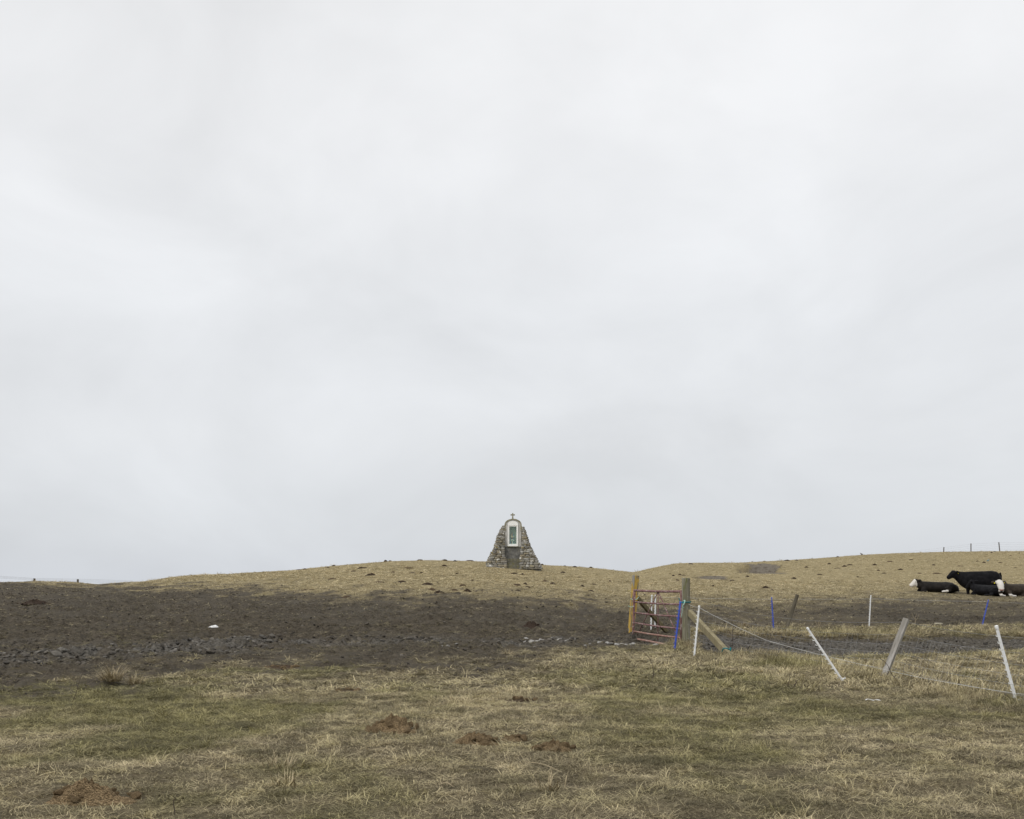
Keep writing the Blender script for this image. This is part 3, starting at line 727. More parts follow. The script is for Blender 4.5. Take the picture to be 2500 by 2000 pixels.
    hd = MB(); T = archpts(wm, whw, wz1 + 0.004, zat, wz1 + 0.003)[1:-1]; k = len(T)
    hd.add([(x, yw - 0.02, z) for x, z in T] + [(x, yw + 0.05, z) for x, z in T], [tuple(range(k - 1, -1, -1)), tuple(range(k, 2 * k))] + [(i, (i + 1) % k, k + (i + 1) % k, k + i) for i in range(k)])
    hd.build('arched_head_panel', M['upvc'], Fm)
    MB().box((gm, yw + 0.02, (gz0 + gz1) / 2), (gx1 - gx0 + 0.01, 0.006, gz1 - gz0 + 0.01)).build('pane', M['glass'], Fm)
    # recess behind the glass (open box)
    d0, d1 = yw + 0.045, yw + 0.36
    mb = MB(); a0, a1, c0, c1 = wx0 + 0.05, wx1 - 0.05, wz0 + 0.05, wz1 - 0.04
    V = [(a0, d0, c0), (a1, d0, c0), (a1, d0, c1), (a0, d0, c1), (a0, d1, c0), (a1, d1, c0), (a1, d1, c1), (a0, d1, c1)]
    mb.add(V, [(4, 5, 6, 7), (0, 4, 7, 3), (1, 2, 6, 5), (3, 7, 6, 2), (0, 1, 5, 4)]); mb.build('niche', M['niche'], S)
    shelf_z = gz0 + 0.03
    MB().box((gm, (d0 + d1) / 2, shelf_z - 0.02), (a1 - a0 - 0.01, d1 - d0 - 0.02, 0.04)).build('shelf', M['upvc'], S)
    # lower concrete face with rounded bottom corners, then the steps
    lx0, lx1, lz1, lz0 = sx_(690), sx_(1062), zb_ - 0.004, sz_(1300)
    pr = [(lx0, lz1), (lx0, lz0 + 0.22), (lx0 + 0.03, lz0 + 0.1), (lx0 + 0.09, lz0 + 0.02), (lx0 + 0.15, lz0), (lx1 - 0.13, lz0), (lx1 - 0.07, lz0 + 0.03), (lx1 - 0.02, lz0 + 0.12), (lx1, lz0 + 0.25), (lx1, lz1)]
    k = len(pr); mb = MB()
    mb.add([(x, yf - 0.03, z) for x, z in pr] + [(x, 0.3, z) for x, z in pr], [tuple(range(k)), tuple(range(2 * k - 1, k - 1, -1))] + [(i, k + i, k + (i + 1) % k, (i + 1) % k) for i in range(k)])
    mb.build('lower_face', M['lower'], S)
    MB().box((wm, yf - 0.06, wz0 - 0.028), (2 * whw + 0.05, 0.12, 0.022)).build('sill', M['rim'], S)
    for (xa, xb, za, zb2, yy) in ((735, 1036, 1300, 1380, -0.26), (745, 1034, 1380, 1452, -0.38), (752, 1036, 1452, 1600, -0.50)):
        MB().box(((sx_(xa) + sx_(xb)) / 2, (yy + 0.3) / 2, (sz_(za) + sz_(zb2)) / 2), (sx_(xb) - sx_(xa), 0.3 - yy, sz_(za) - sz_(zb2) - 0.003)).build('step', M['step'], S, bevel=0.012)
    # back wall of rubble behind the niche
    MB().box((xm, 0.42, 1.1), (hw * 2 + 0.1, 0.14, 2.6)).build('back_wall', M['mortar'], S)
    # stone cross
    mb = MB(); cz0, cz1, ca = zt - 0.02, sz_(229), sz_(271); cw = 0.078; al = sx_(928) - sx_(825)
    pts = [(-0.075, cz0), (0.075, cz0), (cw / 2 + .012, cz0 + 0.06), (cw / 2, ca - cw / 2), (al / 2, ca - cw / 2), (al / 2, ca + cw / 2), (cw / 2, ca + cw / 2), (cw / 2, cz1), (-cw / 2, cz1), (-cw / 2, ca + cw / 2), (-al / 2, ca + cw / 2), (-al / 2, ca - cw / 2), (-cw / 2, ca - cw / 2), (-cw / 2 - .012, cz0 + 0.06)]
    k = len(pts); cx = sx_(876)
    mb.add([(cx + x, 0.0, z) for x, z in pts] + [(cx + x, 0.085, z) for x, z in pts], [tuple(range(k)), tuple(range(2 * k - 1, k - 1, -1))] + [(i, k + i, k + (i + 1) % k, (i + 1) % k) for i in range(k)])
    mb.build('cross', M['rim'], S, bevel=0.008)
    # things standing in the niche
    St = empty('statue', (SX + sx_(862), SY + yw + 0.22, SZ + shelf_z))
    tag(St, 'small painted statue of a robed woman holding a child behind the glass', 'statue')
    mb = MB(); mb.loft([((0, 0, 0), .085, .075), ((0, 0, .1), .08, .07), ((0, 0, .3), .07, .055), ((0, 0, .45), .075, .055), ((0, 0, .56), .07, .05), ((0, 0, .60), .035, .035)], 12, (0, 1, 0)); mb.build('dress', M['dress'], St, True)
    mb = MB()
    for s in (-1, 1):
        mb.loft([((s * .085, .01, .01), .045, .07), ((s * .085, .01, .3), .035, .06), ((s * .08, .01, .5), .03, .05), ((s * .05, .015, .62), .03, .04)], 8, (0, 1, 0))
    mb.build('mantle', M['mantle'], St, True)
    mb = MB(); mb.loft([((0, .02, .57), .075, .05), ((0, .02, .66), .058, .055), ((0, .015, .72), .045, .05), ((0, .01, .76), .015, .02)], 10, (0, 1, 0)); mb.build('veil', M['hood'], St, True)
    mb = MB(); mb.loft([((0, -.025, .60), .03, .03), ((0, -.03, .65), .038, .04), ((0, -.03, .69), .036, .04), ((0, -.02, .725), .015, .02)], 10, (0, 1, 0)); mb.build('head', M['skin'], St, True)
    mb = MB(); mb.loft([((-.09, -.07, .42), .03, .03), ((-.03, -.1, .44), .05, .045), ((.06, -.09, .42), .05, .04), ((.11, -.05, .45), .03, .03)], 8); mb.build('sleeves', M['cream'], St, True)
    ch = MB(); ch.loft([((-.055, -.09, .45), .035, .03), ((-.06, -.09, .52), .035, .03), ((-.06, -.09, .56), .02, .02)], 8, (0, 1, 0)); c_ = ch.build('child', M['cream'], St, True)
    mb = MB(); mb.loft([((-.065, -.095, .555), .018, .018), ((-.068, -.098, .585), .026, .026), ((-.07, -.098, .61), .012, .012)], 8, (0, 1, 0)); mb.build('child_head', M['skin'], c_, True)
    Vs = empty('flower_vase', (SX + sx_(868), SY + yw + 0.09, SZ + shelf_z))
    tag(Vs, 'small white vase of white flowers in front of the statue', 'vase')
    mb = MB(); mb.loft([((0, 0, 0), .022, .022), ((0, 0, .05), .026, .026), ((0, 0, .12), .018, .018), ((0, 0, .15), .024, .024)], 10, (0, 1, 0)); mb.build('vase', M['petal'], Vs, True)
    r2 = random.Random(5)
    for i in range(11):
        a = r2.uniform(0, math.pi); d = r2.uniform(.02, .105); p = Vector((math.cos(a) * d * 1.15, -0.01 + r2.uniform(-.015, .015), .19 + math.sin(a) * d * .8 - abs(math.cos(a)) * d * .35))
        bm = bmesh.new(); bmesh.ops.create_icosphere(bm, subdivisions=1, radius=r2.uniform(.022, .032))
        for v in bm.verts: v.co = v.co * r2.uniform(.75, 1.25) + p
        me = bpy.data.meshes.new('flower'); bm.to_mesh(me); bm.free(); me.materials.append(M['petal']); link('flower', me, Vs)
        mb = MB(); q = p * 0.5 + Vector((r2.uniform(-.03, .03), .01, .1)); mb.add([(0, 0, .15), q + Vector((-.014, 0, 0)), p + Vector((0.03, 0.012, -.01)), q + Vector((.014, .004, .006))], [(0, 1, 2, 3)]); mb.build('leaf', M['leafgreen'], Vs)
shrine()

# ================================================================== gate, posts, stakes
def gate():
    l0, r0 = at(1549, 1560, 30.8), at(1664, 1578, 28.0)
    ax = Vector((r0.x - l0.x, r0.y - l0.y, 0)); Lg = ax.length; rz = math.atan2(ax.y, ax.x)
    g = empty('field_gate', (l0.x, l0.y, 0), rz)
    tag(g, 'red oxide painted tubular field gate hung between two wooden posts', 'gate')
    zl = [1.257, .957, .678, .418, .195]; zr = [1.245, .94, .652, .362, .15]
    lean = lambda z: -0.075 * (1.25 - z)                       # the hanging side leans: foot further left
    mb = MB(); mb.tube([(lean(z) + 0.0, 0, z) for z in (-0.03, .4, .8, 1.28)], 0.036, 8, (0, 1, 0)); mb.build('stile', M['gate'], g, True)
    mb = MB(); mb.tube([(Lg - 0.01, 0, z) for z in (0.0, .6, 1.25)], 0.033, 8, (0, 1, 0)); mb.build('stile', M['gate'], g, True)
    for i, (a, b) in enumerate(zip(zl, zr)):
        r_ = 0.030 if i == 0 else 0.022
        pts = [(lean(a) + u * (Lg - lean(a)), 0.0, a + (b - a) * u - 0.015 * math.sin(u * 3.1)) for u in np.linspace(0, 1, 7)]
        mb = MB(); mb.tube(pts, r_, 8); mb.build('rail', M['gate'] if i < 4 else M['rust'], g, True)
    pts = [(lean(0) + u * (Lg * 0.97 + .1), 0.0, 0.0 + .01 * math.sin(u * 3.1) - 0.10 * u ** 1.3) for u in np.linspace(0, 1, 9)]
    mb = MB(); mb.tube(pts, 0.026, 8); tag(mb.build('rail', M['rust'], g, True), 'bent rusty bottom rail of the gate')
    apex = (Lg * 0.505, 0.026, 1.235)
    for foot in ((0.02, 0.026, 0.0), (Lg * 0.50, 0.026, 0.02), (Lg * 0.95, 0.026, 0.05)):
        mb = MB(); mb.tube([apex, foot], 0.0125, 6, (0, 1, 0)); mb.build('brace', M['gate'], g, True)
gate()

def stick(name, base, top, size, material, parent=None, square=True, bevel=0.006, sink=0.25, jag=0.0, roll=0.0):
    """post or bar from base to top, given as world points; the mesh runs along local z"""
    base, top = Vector(base), Vector(top); d = top - base; ln = d.length
    mb = MB()
    w_, t_ = size
    if square:
        secs = 5; vs = []; fs = []
        r = random.Random(int(abs(base.x * 1000)) + 3)
        for i in range(secs):
            z = -sink + (ln + sink) * i / (secs - 1); q = r.uniform(-jag, jag); p = r.uniform(-jag, jag)
            vs += [(-w_ / 2 + q, -t_ / 2 + p, z), (w_ / 2 + q, -t_ / 2 + p, z), (w_ / 2 + q, t_ / 2 + p, z), (-w_ / 2 + q, t_ / 2 + p, z)]
        for i in range(secs - 1):
            for k in range(4): fs.append((i * 4 + k, i * 4 + (k + 1) % 4, i * 4 + 4 + (k + 1) % 4, i * 4 + 4 + k))
        fs += [(3, 2, 1, 0), tuple(4 * (secs - 1) + k for k in range(4))]
        mb.add(vs, fs)
    else:
        mb.loft([((0, 0, -sink + (ln + sink) * u), w_ / 2 * (1 + random.Random(u).uniform(-jag, jag)), t_ / 2) for u in (0, .25, .5, .75, .985)] + [((0, 0, ln), w_ / 2 * .93, t_ / 2 * .93)], 14, (0, 1, 0))
    o = mb.build(name, material, parent, smooth=not square, bevel=bevel if square else 0)
    o.location = base; o.rotation_euler = d.to_track_quat('Z', 'Y').to_euler()
    o.rotation_euler = (Vector((0, 0, 1)).rotation_difference(d) @ Euler((0, 0, roll)).to_quaternion()).to_euler()
    return o
def bar(name, a, b, wv, tv, material, parent):
    """squared timber between two local points"""
    a, b = Vector(a), Vector(b); d = (b - a)
    M3 = d.to_track_quat('Z', 'X').to_matrix(); mb = MB()
    mb.box((a + b) / 2, (wv, tv, d.length), M3); return mb.build(name, material, parent, bevel=0.008)

# yellow post (with its strut) on the hinge side
yb_ = at(1541, 1546, 31.3); yt = at(1552.5, 1405, 31.3)
yp = stick('gate_post', yb_, yt, (0.145, 0.13), M['yellow'], jag=0.004, roll=math.radians(20))
tag(yp, 'square gate post with peeling yellow paint at the left end of the gate', 'post')
bpy.context.view_layer.update()
inv = yp.matrix_world.inverted()
gx_, gy_ = ghit(1634, 1541)
st = bar('strut', inv @ (at(1556, 1460, 31.42)), inv @ Vector((gx_, 33.2, gz(gx_, 33.2) - 0.05)), 0.11, 0.08, M['darkstrut'], yp)
tag(st, 'dark diagonal wooden strut behind the gate')
# grey round post with its strut
gp = stick('gate_post', at(1675, 1578, 27.8), at(1674.6, 1411, 27.8), (0.195, 0.195), M['postwood'], square=False, jag=0.015)
tag(gp, 'thick round grey wooden post with mossy side at the right end of the gate', 'post')
bpy.context.view_layer.update(); inv = gp.matrix_world.inverted()
bx_, by_ = ghit(1786, 1602)
st = bar('strut', inv @ at(1684, 1496, 27.72), inv @ Vector((bx_, by_, gz(bx_, by_) - 0.02)), 0.15, 0.09, M['strut'], gp)
tag(st, 'long pale diagonal strut propping the right post')

def rope(name, pts, r_, mat_, label, parent=None, k=6):
    mb = MB(); mb.tube(curve_pts(pts, k), r_, 6); o = mb.build(name, mat_, parent, True)
    return tag(o, label, 'rope') if parent is None else o
def around(c, r_, z, n=9, a0=0.0, a1=2 * math.pi, dz=0.0):
    return [Vector((c.x + r_ * math.cos(a0 + (a1 - a0) * i / n), c.y + r_ * math.sin(a0 + (a1 - a0) * i / n), z + dz * i / n)) for i in range(n + 1)]
gc_ = at(1675, 1470, 27.8)
R = empty('rope_tie', (gc_.x, gc_.y, gc_.z)); tag(R, 'teal and mint rope knotted round the right gate post below its middle', 'rope')
def rl(p): return [Vector(q) - gc_ for q in p]
mb = MB(); mb.tube(curve_pts(rl(around(gc_, 0.108, gc_.z + .01, 14, dz=-.015)), 3), 0.011, 6); mb.build('loop', M['teal'], R, True)
kn = at(1668, 1472, 27.66)
mb = MB(); mb.tube(curve_pts(rl([at(1657, 1460, 27.7), at(1660, 1468, 27.72), at(1664, 1472, 27.68), kn, at(1674, 1470, 27.66)]), 5), 0.011, 6); mb.build('loose_end', M['teal'], R, True)
mb = MB(); mb.tube(curve_pts(rl([at(1669, 1467, 27.66), at(1672, 1466.5, 27.63), at(1671, 1473, 27.6), at(1667, 1479, 27.62), at(1669, 1484, 27.66)]), 5), 0.012, 6); mb.build('knot', M['mint'], R, True)
mb = MB(); mb.tube(curve_pts(rl([at(1671, 1475, 27.62), at(1666, 1480, 27.66), at(1665, 1495, 27.68), at(1663, 1508, 27.7)]), 4), 0.007, 6); mb.build('hanging_end', M['mint'], R, True)
yc = at(1546, 1465, 31.3)
R = empty('rope_tie', (yc.x, yc.y, yc.z)); tag(R, 'thin pale mint twine holding the gate to the yellow post', 'rope')
for z, a, b in ((1463, 1539.5, 1559), (1481, 1534, 1549)):
    mb = MB(); mb.tube(curve_pts([q - yc for q in (at(a, z - 1.5, 31.1), at(a + 5, z + 1, 31.15), at((a + b) / 2 + 2, z + 1, 30.75), at(b - 3, z - 1, 31.1), at(b, z - 5, 31.15))], 5), 0.008, 6); mb.build('twine_loop', M['mint'], R, True)
mb = MB(); mb.tube(curve_pts([q - yc for q in (at(1533, 1445, 31.15), at(1536, 1442, 31.1), at(1541, 1444, 31.15), at(1549, 1445, 31.15))], 5), 0.006, 6); mb.build('yellow_twine', M['straw'], R, True)
c5 = Vector((bx_, by_, gz(bx_, by_)))
R = empty('rope_tie', c5); tag(R, 'dark teal rope looped over the foot of the long strut in the grass', 'rope')
mb = MB(); mb.tube(curve_pts([q - c5 for q in (at(1762, 1592, by_ + .3), at(1766, 1584, by_ + .2), at(1774, 1583, by_ - .02), at(1781, 1586, by_ + .1), at(1784, 1581, by_ + .1), at(1783, 1590, by_ + .1))], 5), 0.013, 6); mb.build('loop', M['teal'], R, True)

def stake(base, top, material, label, width=0.024, lug=0.02, group='plastic electric fence stakes', foot=False):
    """plastic fence stake: ribbed shaft, lugs up one side, a tread foot"""
    base, top = Vector(base), Vector(top); d = top - base; ln = d.length
    S = empty('fence_stake', base); S.rotation_euler = Vector((0, 0, 1)).rotation_difference(d).to_euler()
    tag(S, label, 'fence stake', group)
    mb = MB(); mb.box((0, 0, ln / 2 - .04), (width, 0.010, ln + .08)); mb.box((0, 0.0, ln / 2 - .04), (0.009, width * .95, ln + .076)); mb.build('shaft', material, S, bevel=0.0025)
    mb = MB(); mb.loft([((0, 0, ln - .02), width * .62, width * .62), ((0, 0, ln + .012), width * .62, width * .62), ((0, 0, ln + .02), width * .4, width * .4)], 8, (0, 1, 0)); mb.build('cap', material, S)
    k = int(ln / 0.085)
    me = None
    for i in range(k):
        z = 0.07 + i * (ln - 0.1) / k
        if me is None:
            q = MB(); q.loft([((-width / 2, 0, 0), .006, .008), ((-width / 2 - lug * .8, 0, .004), .005, .007), ((-width / 2 - lug, 0, .024), .004, .004)], 6, (0, 1, 0)); me = q.mesh('lug', material)
        o = link('lug', me, S); o.location = (0, 0, z)
    if foot:
        mb = MB(); mb.loft([((0, 0, .03), .012, .012), ((width * 1.6, 0, .02), .014, .010), ((width * 2.0, 0, .035), .010, .008)], 6, (0, 1, 0)); mb.build('tread', material, S)
    return S
def ground_at(px, py, dz=0.0):
    x, y = ghit(px, py); return Vector((x, y, gz(x, y) + dz))
def stake_px(bp, tp, material, label, ytop=None, **kw):
    b = ground_at(*bp); t = at(tp[0], tp[1], b.y if ytop is None else ytop)
    return stake(b, t, material, label, **kw)
stake_px((1647, 1587), (1661, 1471), M['blue'], 'bright blue plastic stake leaning against the right side of the gate', width=0.038, lug=0.026)
stake_px((1695, 1602), (1707, 1481), M['white'], 'white plastic stake standing in front of the long wooden strut', width=0.036, lug=0.02)
stake_px((2058, 1662), (1972, 1535), M['white'], 'white stake leaning steeply to the left in the grass', width=0.030, lug=0.022, foot=True)
stake_px((2482, 1716), (2433, 1531), M['white'], 'thick white stake leaning left at the right edge of the picture', width=0.036, lug=0.014, foot=True)
stake_px((1889, 1537), (1884, 1460), M['blue'], 'thin blue stake beyond the track, beside the leaning brown post', width=0.032, lug=0.026)
stake_px((2122, 1529), (2126, 1455), M['white'], 'upright white stake standing alone beyond the muddy track', width=0.034, lug=0.02)
stake_px((2398, 1527), (2413, 1466), M['blue'], 'blue stake leaning right below the lying cows', width=0.034, lug=0.02)
stake_px((1589.5, 1537), (1591.5, 1454), M['white'], 'left one of two white stakes seen through the gate', width=0.036, lug=0.01)
stake_px((1599, 1535), (1600.5, 1454), M['white'], 'right one of two white stakes seen through the gate', width=0.036, lug=0.01)

pb = ground_at(1919, 1536); fp1 = stick('fence_post', pb, at(1947, 1452, pb.y), (0.115, 0.10), M['brownwood'], square=False, jag=0.04)
tag(fp1, 'leaning brown fence post beyond the muddy track', 'fence post')
pb2 = ground_at(2157, 1653); pt2 = at(2213, 1511, pb2.y + 0.1)
fp2 = stick('fence_post', pb2, pt2, (0.085, 0.075), M['greywood'], jag=0.004, bevel=0.005, roll=math.radians(-38))
tag(fp2, 'bleached square fence post leaning right in front of the track', 'fence post')

# netting from the gate post past the leaning post and on out of the picture
def netting():
    A0, A1 = at(1677, 1574, 27.66), at(1677, 1456, 27.66)
    u = (pt2 - pb2); B0, B1 = pb2 + u * 0.06 + Vector((0, -.06, 0)), pb2 + u * 0.95 + Vector((0, -.06, 0))
    c0 = Vector((5.95, 11.2, gz(5.95, 11.2))); C0, C1 = c0 + Vector((0, 0, .05)), c0 + Vector((0.2, 0, .88))
    fe = empty('wire_netting_fence', (pb2.x, pb2.y, 0)); org = Vector((pb2.x, pb2.y, 0))
    tag(fe, 'sagging galvanised wire netting running from the gate post past the leaning post', 'wire fence')
    r = random.Random(8)
    def pt(s, h):
        if s <= 1: a, b, u_ = A0.lerp(A1, h), B0.lerp(B1, h), s
        else: a, b, u_ = B0.lerp(B1, h), C0.lerp(C1, h), s - 1
        p = a.lerp(b, u_); sag = 4 * u_ * (1 - u_)
        p.z -= (0.20 if s <= 1 else 0.10) * sag * (0.3 + 0.7 * h)
        p.y += 0.10 * sag * h
        g = gz(p.x, p.y) + 0.02
        if p.z < g: p.z = g
        return p - org
    for h in (0.0, 0.13, 0.27, 0.42, 0.58, 0.76, 1.0):
        w_ = MB(); w_.tube([pt(s, h) for s in np.linspace(0, 2, 45)], 0.0018, 4); w_.build('line_wire', M['wire'], fe)
    for i in range(1, 84):
        s = i * 2 / 84 + r.uniform(-.004, .004); sh = r.uniform(-.012, .012)
        w_ = MB(); w_.tube([pt(min(max(s + sh * h + 0.02 * math.sin(s * 5) * h, 0), 2), h) for h in (0, .27, .58, .76)], 0.0010, 4, (0, 1, 0)); w_.build('stay_wire', M['wire'], fe)
netting()
def line_thing(name, pts, r_, mat_, label, cat, sag=0.0):
    out_ = []
    for a, b in zip(pts[:-1], pts[1:]):
        for i in range(10):
            u = i / 10; p = a.lerp(b, u); p.z -= sag * 4 * u * (1 - u) * (b - a).length / 8; out_.append(p)
    out_.append(pts[-1]); mb = MB(); mb.tube(out_, r_, 5)
    return tag(mb.build(name, mat_), label, cat)
line_thing('electric_twine', [at(1681, 1475, 27.6), at(1706, 1483, 23.3), at(1770, 1516, 21.3), at(1870, 1563, 19.2), at(2026, 1604, 17.3), at(2165, 1636, 17.1), at(2300, 1664, 15.3), at(2474, 1692, 13.95), at(2620, 1708, 13.0)], 0.0027, M['twine'], 'white electric fence twine dropping from the gate post to the right edge', 'twine', 0.03)
def stp(px, py, tpx, tpy): b = ground_at(px, py); return at(tpx, tpy, b.y - .03)
line_thing('electric_twine', [at(1562, 1449, 31.4), stp(1589, 1537, 1591, 1457), stp(1599, 1535, 1600, 1457), at(1680, 1460, 36.5), stp(1889, 1537, 1884, 1463), stp(1919, 1536, 1940, 1463), stp(2122, 1529, 2126, 1462), stp(2398, 1527, 2411, 1469), at(2620, 1476, 42)], 0.0028, M['twine'], 'thin white twine strung along the stakes beyond the track', 'twine', 0.02)

# far fences on the skylines
def far_fence(specs, label_posts, group, wires, label_wire, dext):
    tops = []
    for (px, ptop, pbase, Y, lab, tilt) in specs:
        t = at(px, ptop, Y); x, y = t.x, t.y
        g = gz(x, y); b = Vector((x - tilt, y, g))
        o = stick('fence_post', b, t, (0.11, 0.11), M['farwood'], square=False, sink=0.2)
        tag(o, lab, 'fence post', group); tops.append((t, b))
    fe = empty('far_wire_fence', tops[0][1]); tag(fe, label_wire, 'wire fence')
    o0 = tops[0][1]
    ts = [t for t, b in tops]; bs = [b for t, b in tops]
    ts = [ts[0] + dext[0]] + ts + [ts[-1] + dext[1]]; bs = [bs[0] + dext[0]] + bs + [bs[-1] + dext[1]]
    for h in wires:
        mb = MB(); mb.tube([b.lerp(t, h) - o0 for t, b in zip(ts, bs)], 0.004, 4); mb.build('line_wire', M['wire'], fe)
far_fence([(2304.5, 1336, 1345, 134, 'shortest of three fence posts on the right skyline', 0.06), (2370.5, 1327, 1345, 133, 'middle one of three fence posts on the right skyline', 0.0), (2438.5, 1324, 1346, 132, 'rightmost of three fence posts on the right skyline', -0.12)], '', 'fence posts on the right skyline', (0.15, 0.3, 0.45, 0.6, 0.78, 0.95), 'fine wire fence along the crest of the right hill', (Vector((-5, 3, -.6)), Vector((9, -3, 0.0))))
far_fence([(84, 1412.5, 1420, 64.5, 'left one of two short dark posts on the left skyline', 0), (190, 1414.5, 1424, 64.5, 'right one of two short dark posts on the left skyline', 0)], '', 'posts on the left skyline', (0.55, 0.8, 1.04), 'thin wires between the posts on the left skyline', (Vector((-4, 0, .25)), Vector((3, 0, -.1))))

# ================================================================== cattle
def cow_mesh(name, parts, mats, paint, voxel=0.028):
    mb = MB()
    for secs, n, up in parts: mb.loft(secs, n, up)
    me = mb.mesh(name + '_raw'); o = bpy.data.objects.new(name + '_raw', me); COL.objects.link(o)
    md = o.modifiers.new('remesh', 'REMESH'); md.mode = 'VOXEL'; md.voxel_size = voxel
    ms = o.modifiers.new('smooth', 'SMOOTH'); ms.factor = 0.5; ms.iterations = 4
    dg = bpy.context.evaluated_depsgraph_get(); dg.update()
    r = bpy.data.meshes.new_from_object(o.evaluated_get(dg)); r.name = name
    bpy.data.objects.remove(o); bpy.data.meshes.remove(me)
    r.materials.clear()
    for m in mats: r.materials.append(m)
    mi = [paint(p.center) for p in r.polygons]
    r.polygons.foreach_set('material_index', mi); r.polygons.foreach_set('use_smooth', [True] * len(mi))
    return r
Zp, Xp, Yp = (0, 0, 1), (1, 0, 0), (0, 1, 0)
def small(parent, name, c, rad, mat_, sc=(1, 1, 1)):
    bm = bmesh.new(); bmesh.ops.create_icosphere(bm, subdivisions=2, radius=rad)
    for v in bm.verts: v.co = Vector((v.co.x * sc[0], v.co.y * sc[1], v.co.z * sc[2]))
    me = bpy.data.meshes.new(name); bm.to_mesh(me); bm.free(); me.materials.append(mat_)
    o = link(name, me, parent); o.location = c; return o
def ear_tag(parent, c, rz=0.0):
    mb = MB(); mb.box((0, 0, 0), (0.05, 0.008, 0.065)); o = mb.build('ear_tag', M['tagyellow'], parent, bevel=0.003); o.location = c; o.rotation_euler = (0, 0.1, rz)

def standing_cow():
    body = [((-1.20, 0, 1.08), .10, .18), ((-1.10, 0, 1.03), .25, .32), ((-.85, 0, .95), .33, .43), ((-.4, 0, .86), .39, .49), ((.1, 0, .84), .40, .50), ((.45, 0, .88), .35, .46), ((.66, 0, .96), .27, .385), ((.85, 0, 1.055), .21, .29), ((1.0, 0, 1.12), .17, .225), ((1.12, 0, 1.16), .14, .18)]
    head = [((1.05, 0, 1.27), .12, .13), ((1.13, 0, 1.235), .15, .185), ((1.25, 0, 1.14), .135, .165), ((1.36, 0, 1.06), .11, .13), ((1.45, 0, 1.0), .10, .105), ((1.49, 0, .975), .06, .06)]
    P = [(body, 18, Zp), (head, 14, Zp)]
    for s in (-1, 1):
        off = 0.10 * s
        P.append(([((.42 + off, s * .19, .78), .13, .12), ((.42 + off, s * .2, .52), .095, .08), ((.43 + off, s * .2, .34), .066, .06), ((.42 + off, s * .2, .14), .052, .046), ((.44 + off, s * .2, .05), .068, .058), ((.45 + off, s * .2, .0), .075, .065)], 10, Xp))
        P.append(([((-.86 + off, s * .18, .86), .24, .15), ((-.80 + off, s * .2, .62), .15, .10), ((-.96 + off, s * .2, .44), .08, .062), ((-1.0 + off, s * .2, .38), .072, .056), ((-.96 + off, s * .2, .16), .054, .046), ((-.93 + off, s * .2, .05), .068, .056), ((-.92 + off, s * .2, .0), .075, .062)], 10, Xp))
        P.append(([((1.06, s * .10, 1.31), .045, .05), ((1.02, s * .20, 1.31), .05, .07), ((.99, s * .29, 1.27), .03, .04)], 8, Zp))
    P.append(([((-1.2, 0, 1.28), .04, .04), ((-1.27, 0, 1.1), .03, .03), ((-1.26, 0, .7), .025, .025), ((-1.25, 0, .45), .045, .045), ((-1.25, 0, .35), .015, .015)], 8, Yp))
    me = cow_mesh('body', P, [M['black'], M['hoof']], lambda c: 1 if c.z < 0.05 else 0)
    x, y = COW_DIP[0] - 0.27, COW_DIP[1] + 0.3
    c = empty('cow', (x + 0.05, y, gz(x, y) - 0.02), math.radians(180 - 2)); tag(c, 'black cow standing side on behind the lying cattle', 'cow', 'cattle resting on the right hill')
    link('body', me, c)
    for s in (-1, 1): small(c, 'eye', (1.2, s * .137, 1.24), .022, M['eye'])
    ear_tag(c, (1.0, .235, 1.225), 1.2)
standing_cow()

LIE = [((-1.16, 0, .13), .16, .10), ((-1.04, 0, .19), .34, .19), ((-.78, 0, .245), .45, .275), ((-.52, 0, .27), .48, .295), ((-.3, 0, .26), .47, .285), ((.1, 0, .27), .46, .285), ((.45, 0, .295), .38, .285), ((.7, 0, .36), .26, .235), ((.88, 0, .43), .18, .195), ((1.0, 0, .48), .14, .165)]
def lying_parts(lift=0.0):
    head = [((.92, 0, .59 + lift), .11, .12), ((.99, 0, .565 + lift), .145, .18), ((1.10, 0, .475 + lift * .8), .135, .16), ((1.21, 0, .40 + lift * .6), .112, .125), ((1.30, 0, .345 + lift * .5), .10, .10), ((1.345, 0, .32 + lift * .5), .06, .06)]
    P = [(LIE, 18, Zp), (head, 14, Zp)]
    for s in (-1, 1):
        P.append(([((.93, s * .11, .63 + lift), .045, .05), ((.87, s * .21, .63 + lift), .05, .07), ((.83, s * .29, .59 + lift), .03, .04)], 8, Zp))
        P.append(([((.62, s * .22, .22), .12, .12), ((.80, s * .25, .12), .075, .08), ((.88, s * .25, .08), .06, .06), ((.66, s * .3, .055), .05, .05), ((.54, s * .31, .05), .055, .05)], 8, Zp))
    P.append(([((-.86, .30, .28), .16, .18), ((-.60, .42, .26), .16, .20), ((-.42, .46, .17), .11, .12), ((-.55, .52, .10), .07, .08)], 10, Zp))
    P.append(([((-.62, .53, .09), .055, .065), ((-.40, .56, .07), .05, .055), ((-.22, .56, .06), .055, .055), ((-.12, .55, .05), .05, .045)], 8, Zp))
    P.append(([((-1.14, 0, .2), .03, .03), ((-1.2, .12, .08), .028, .028), ((-1.05, .36, .05), .03, .03)], 8, Zp))
    return P
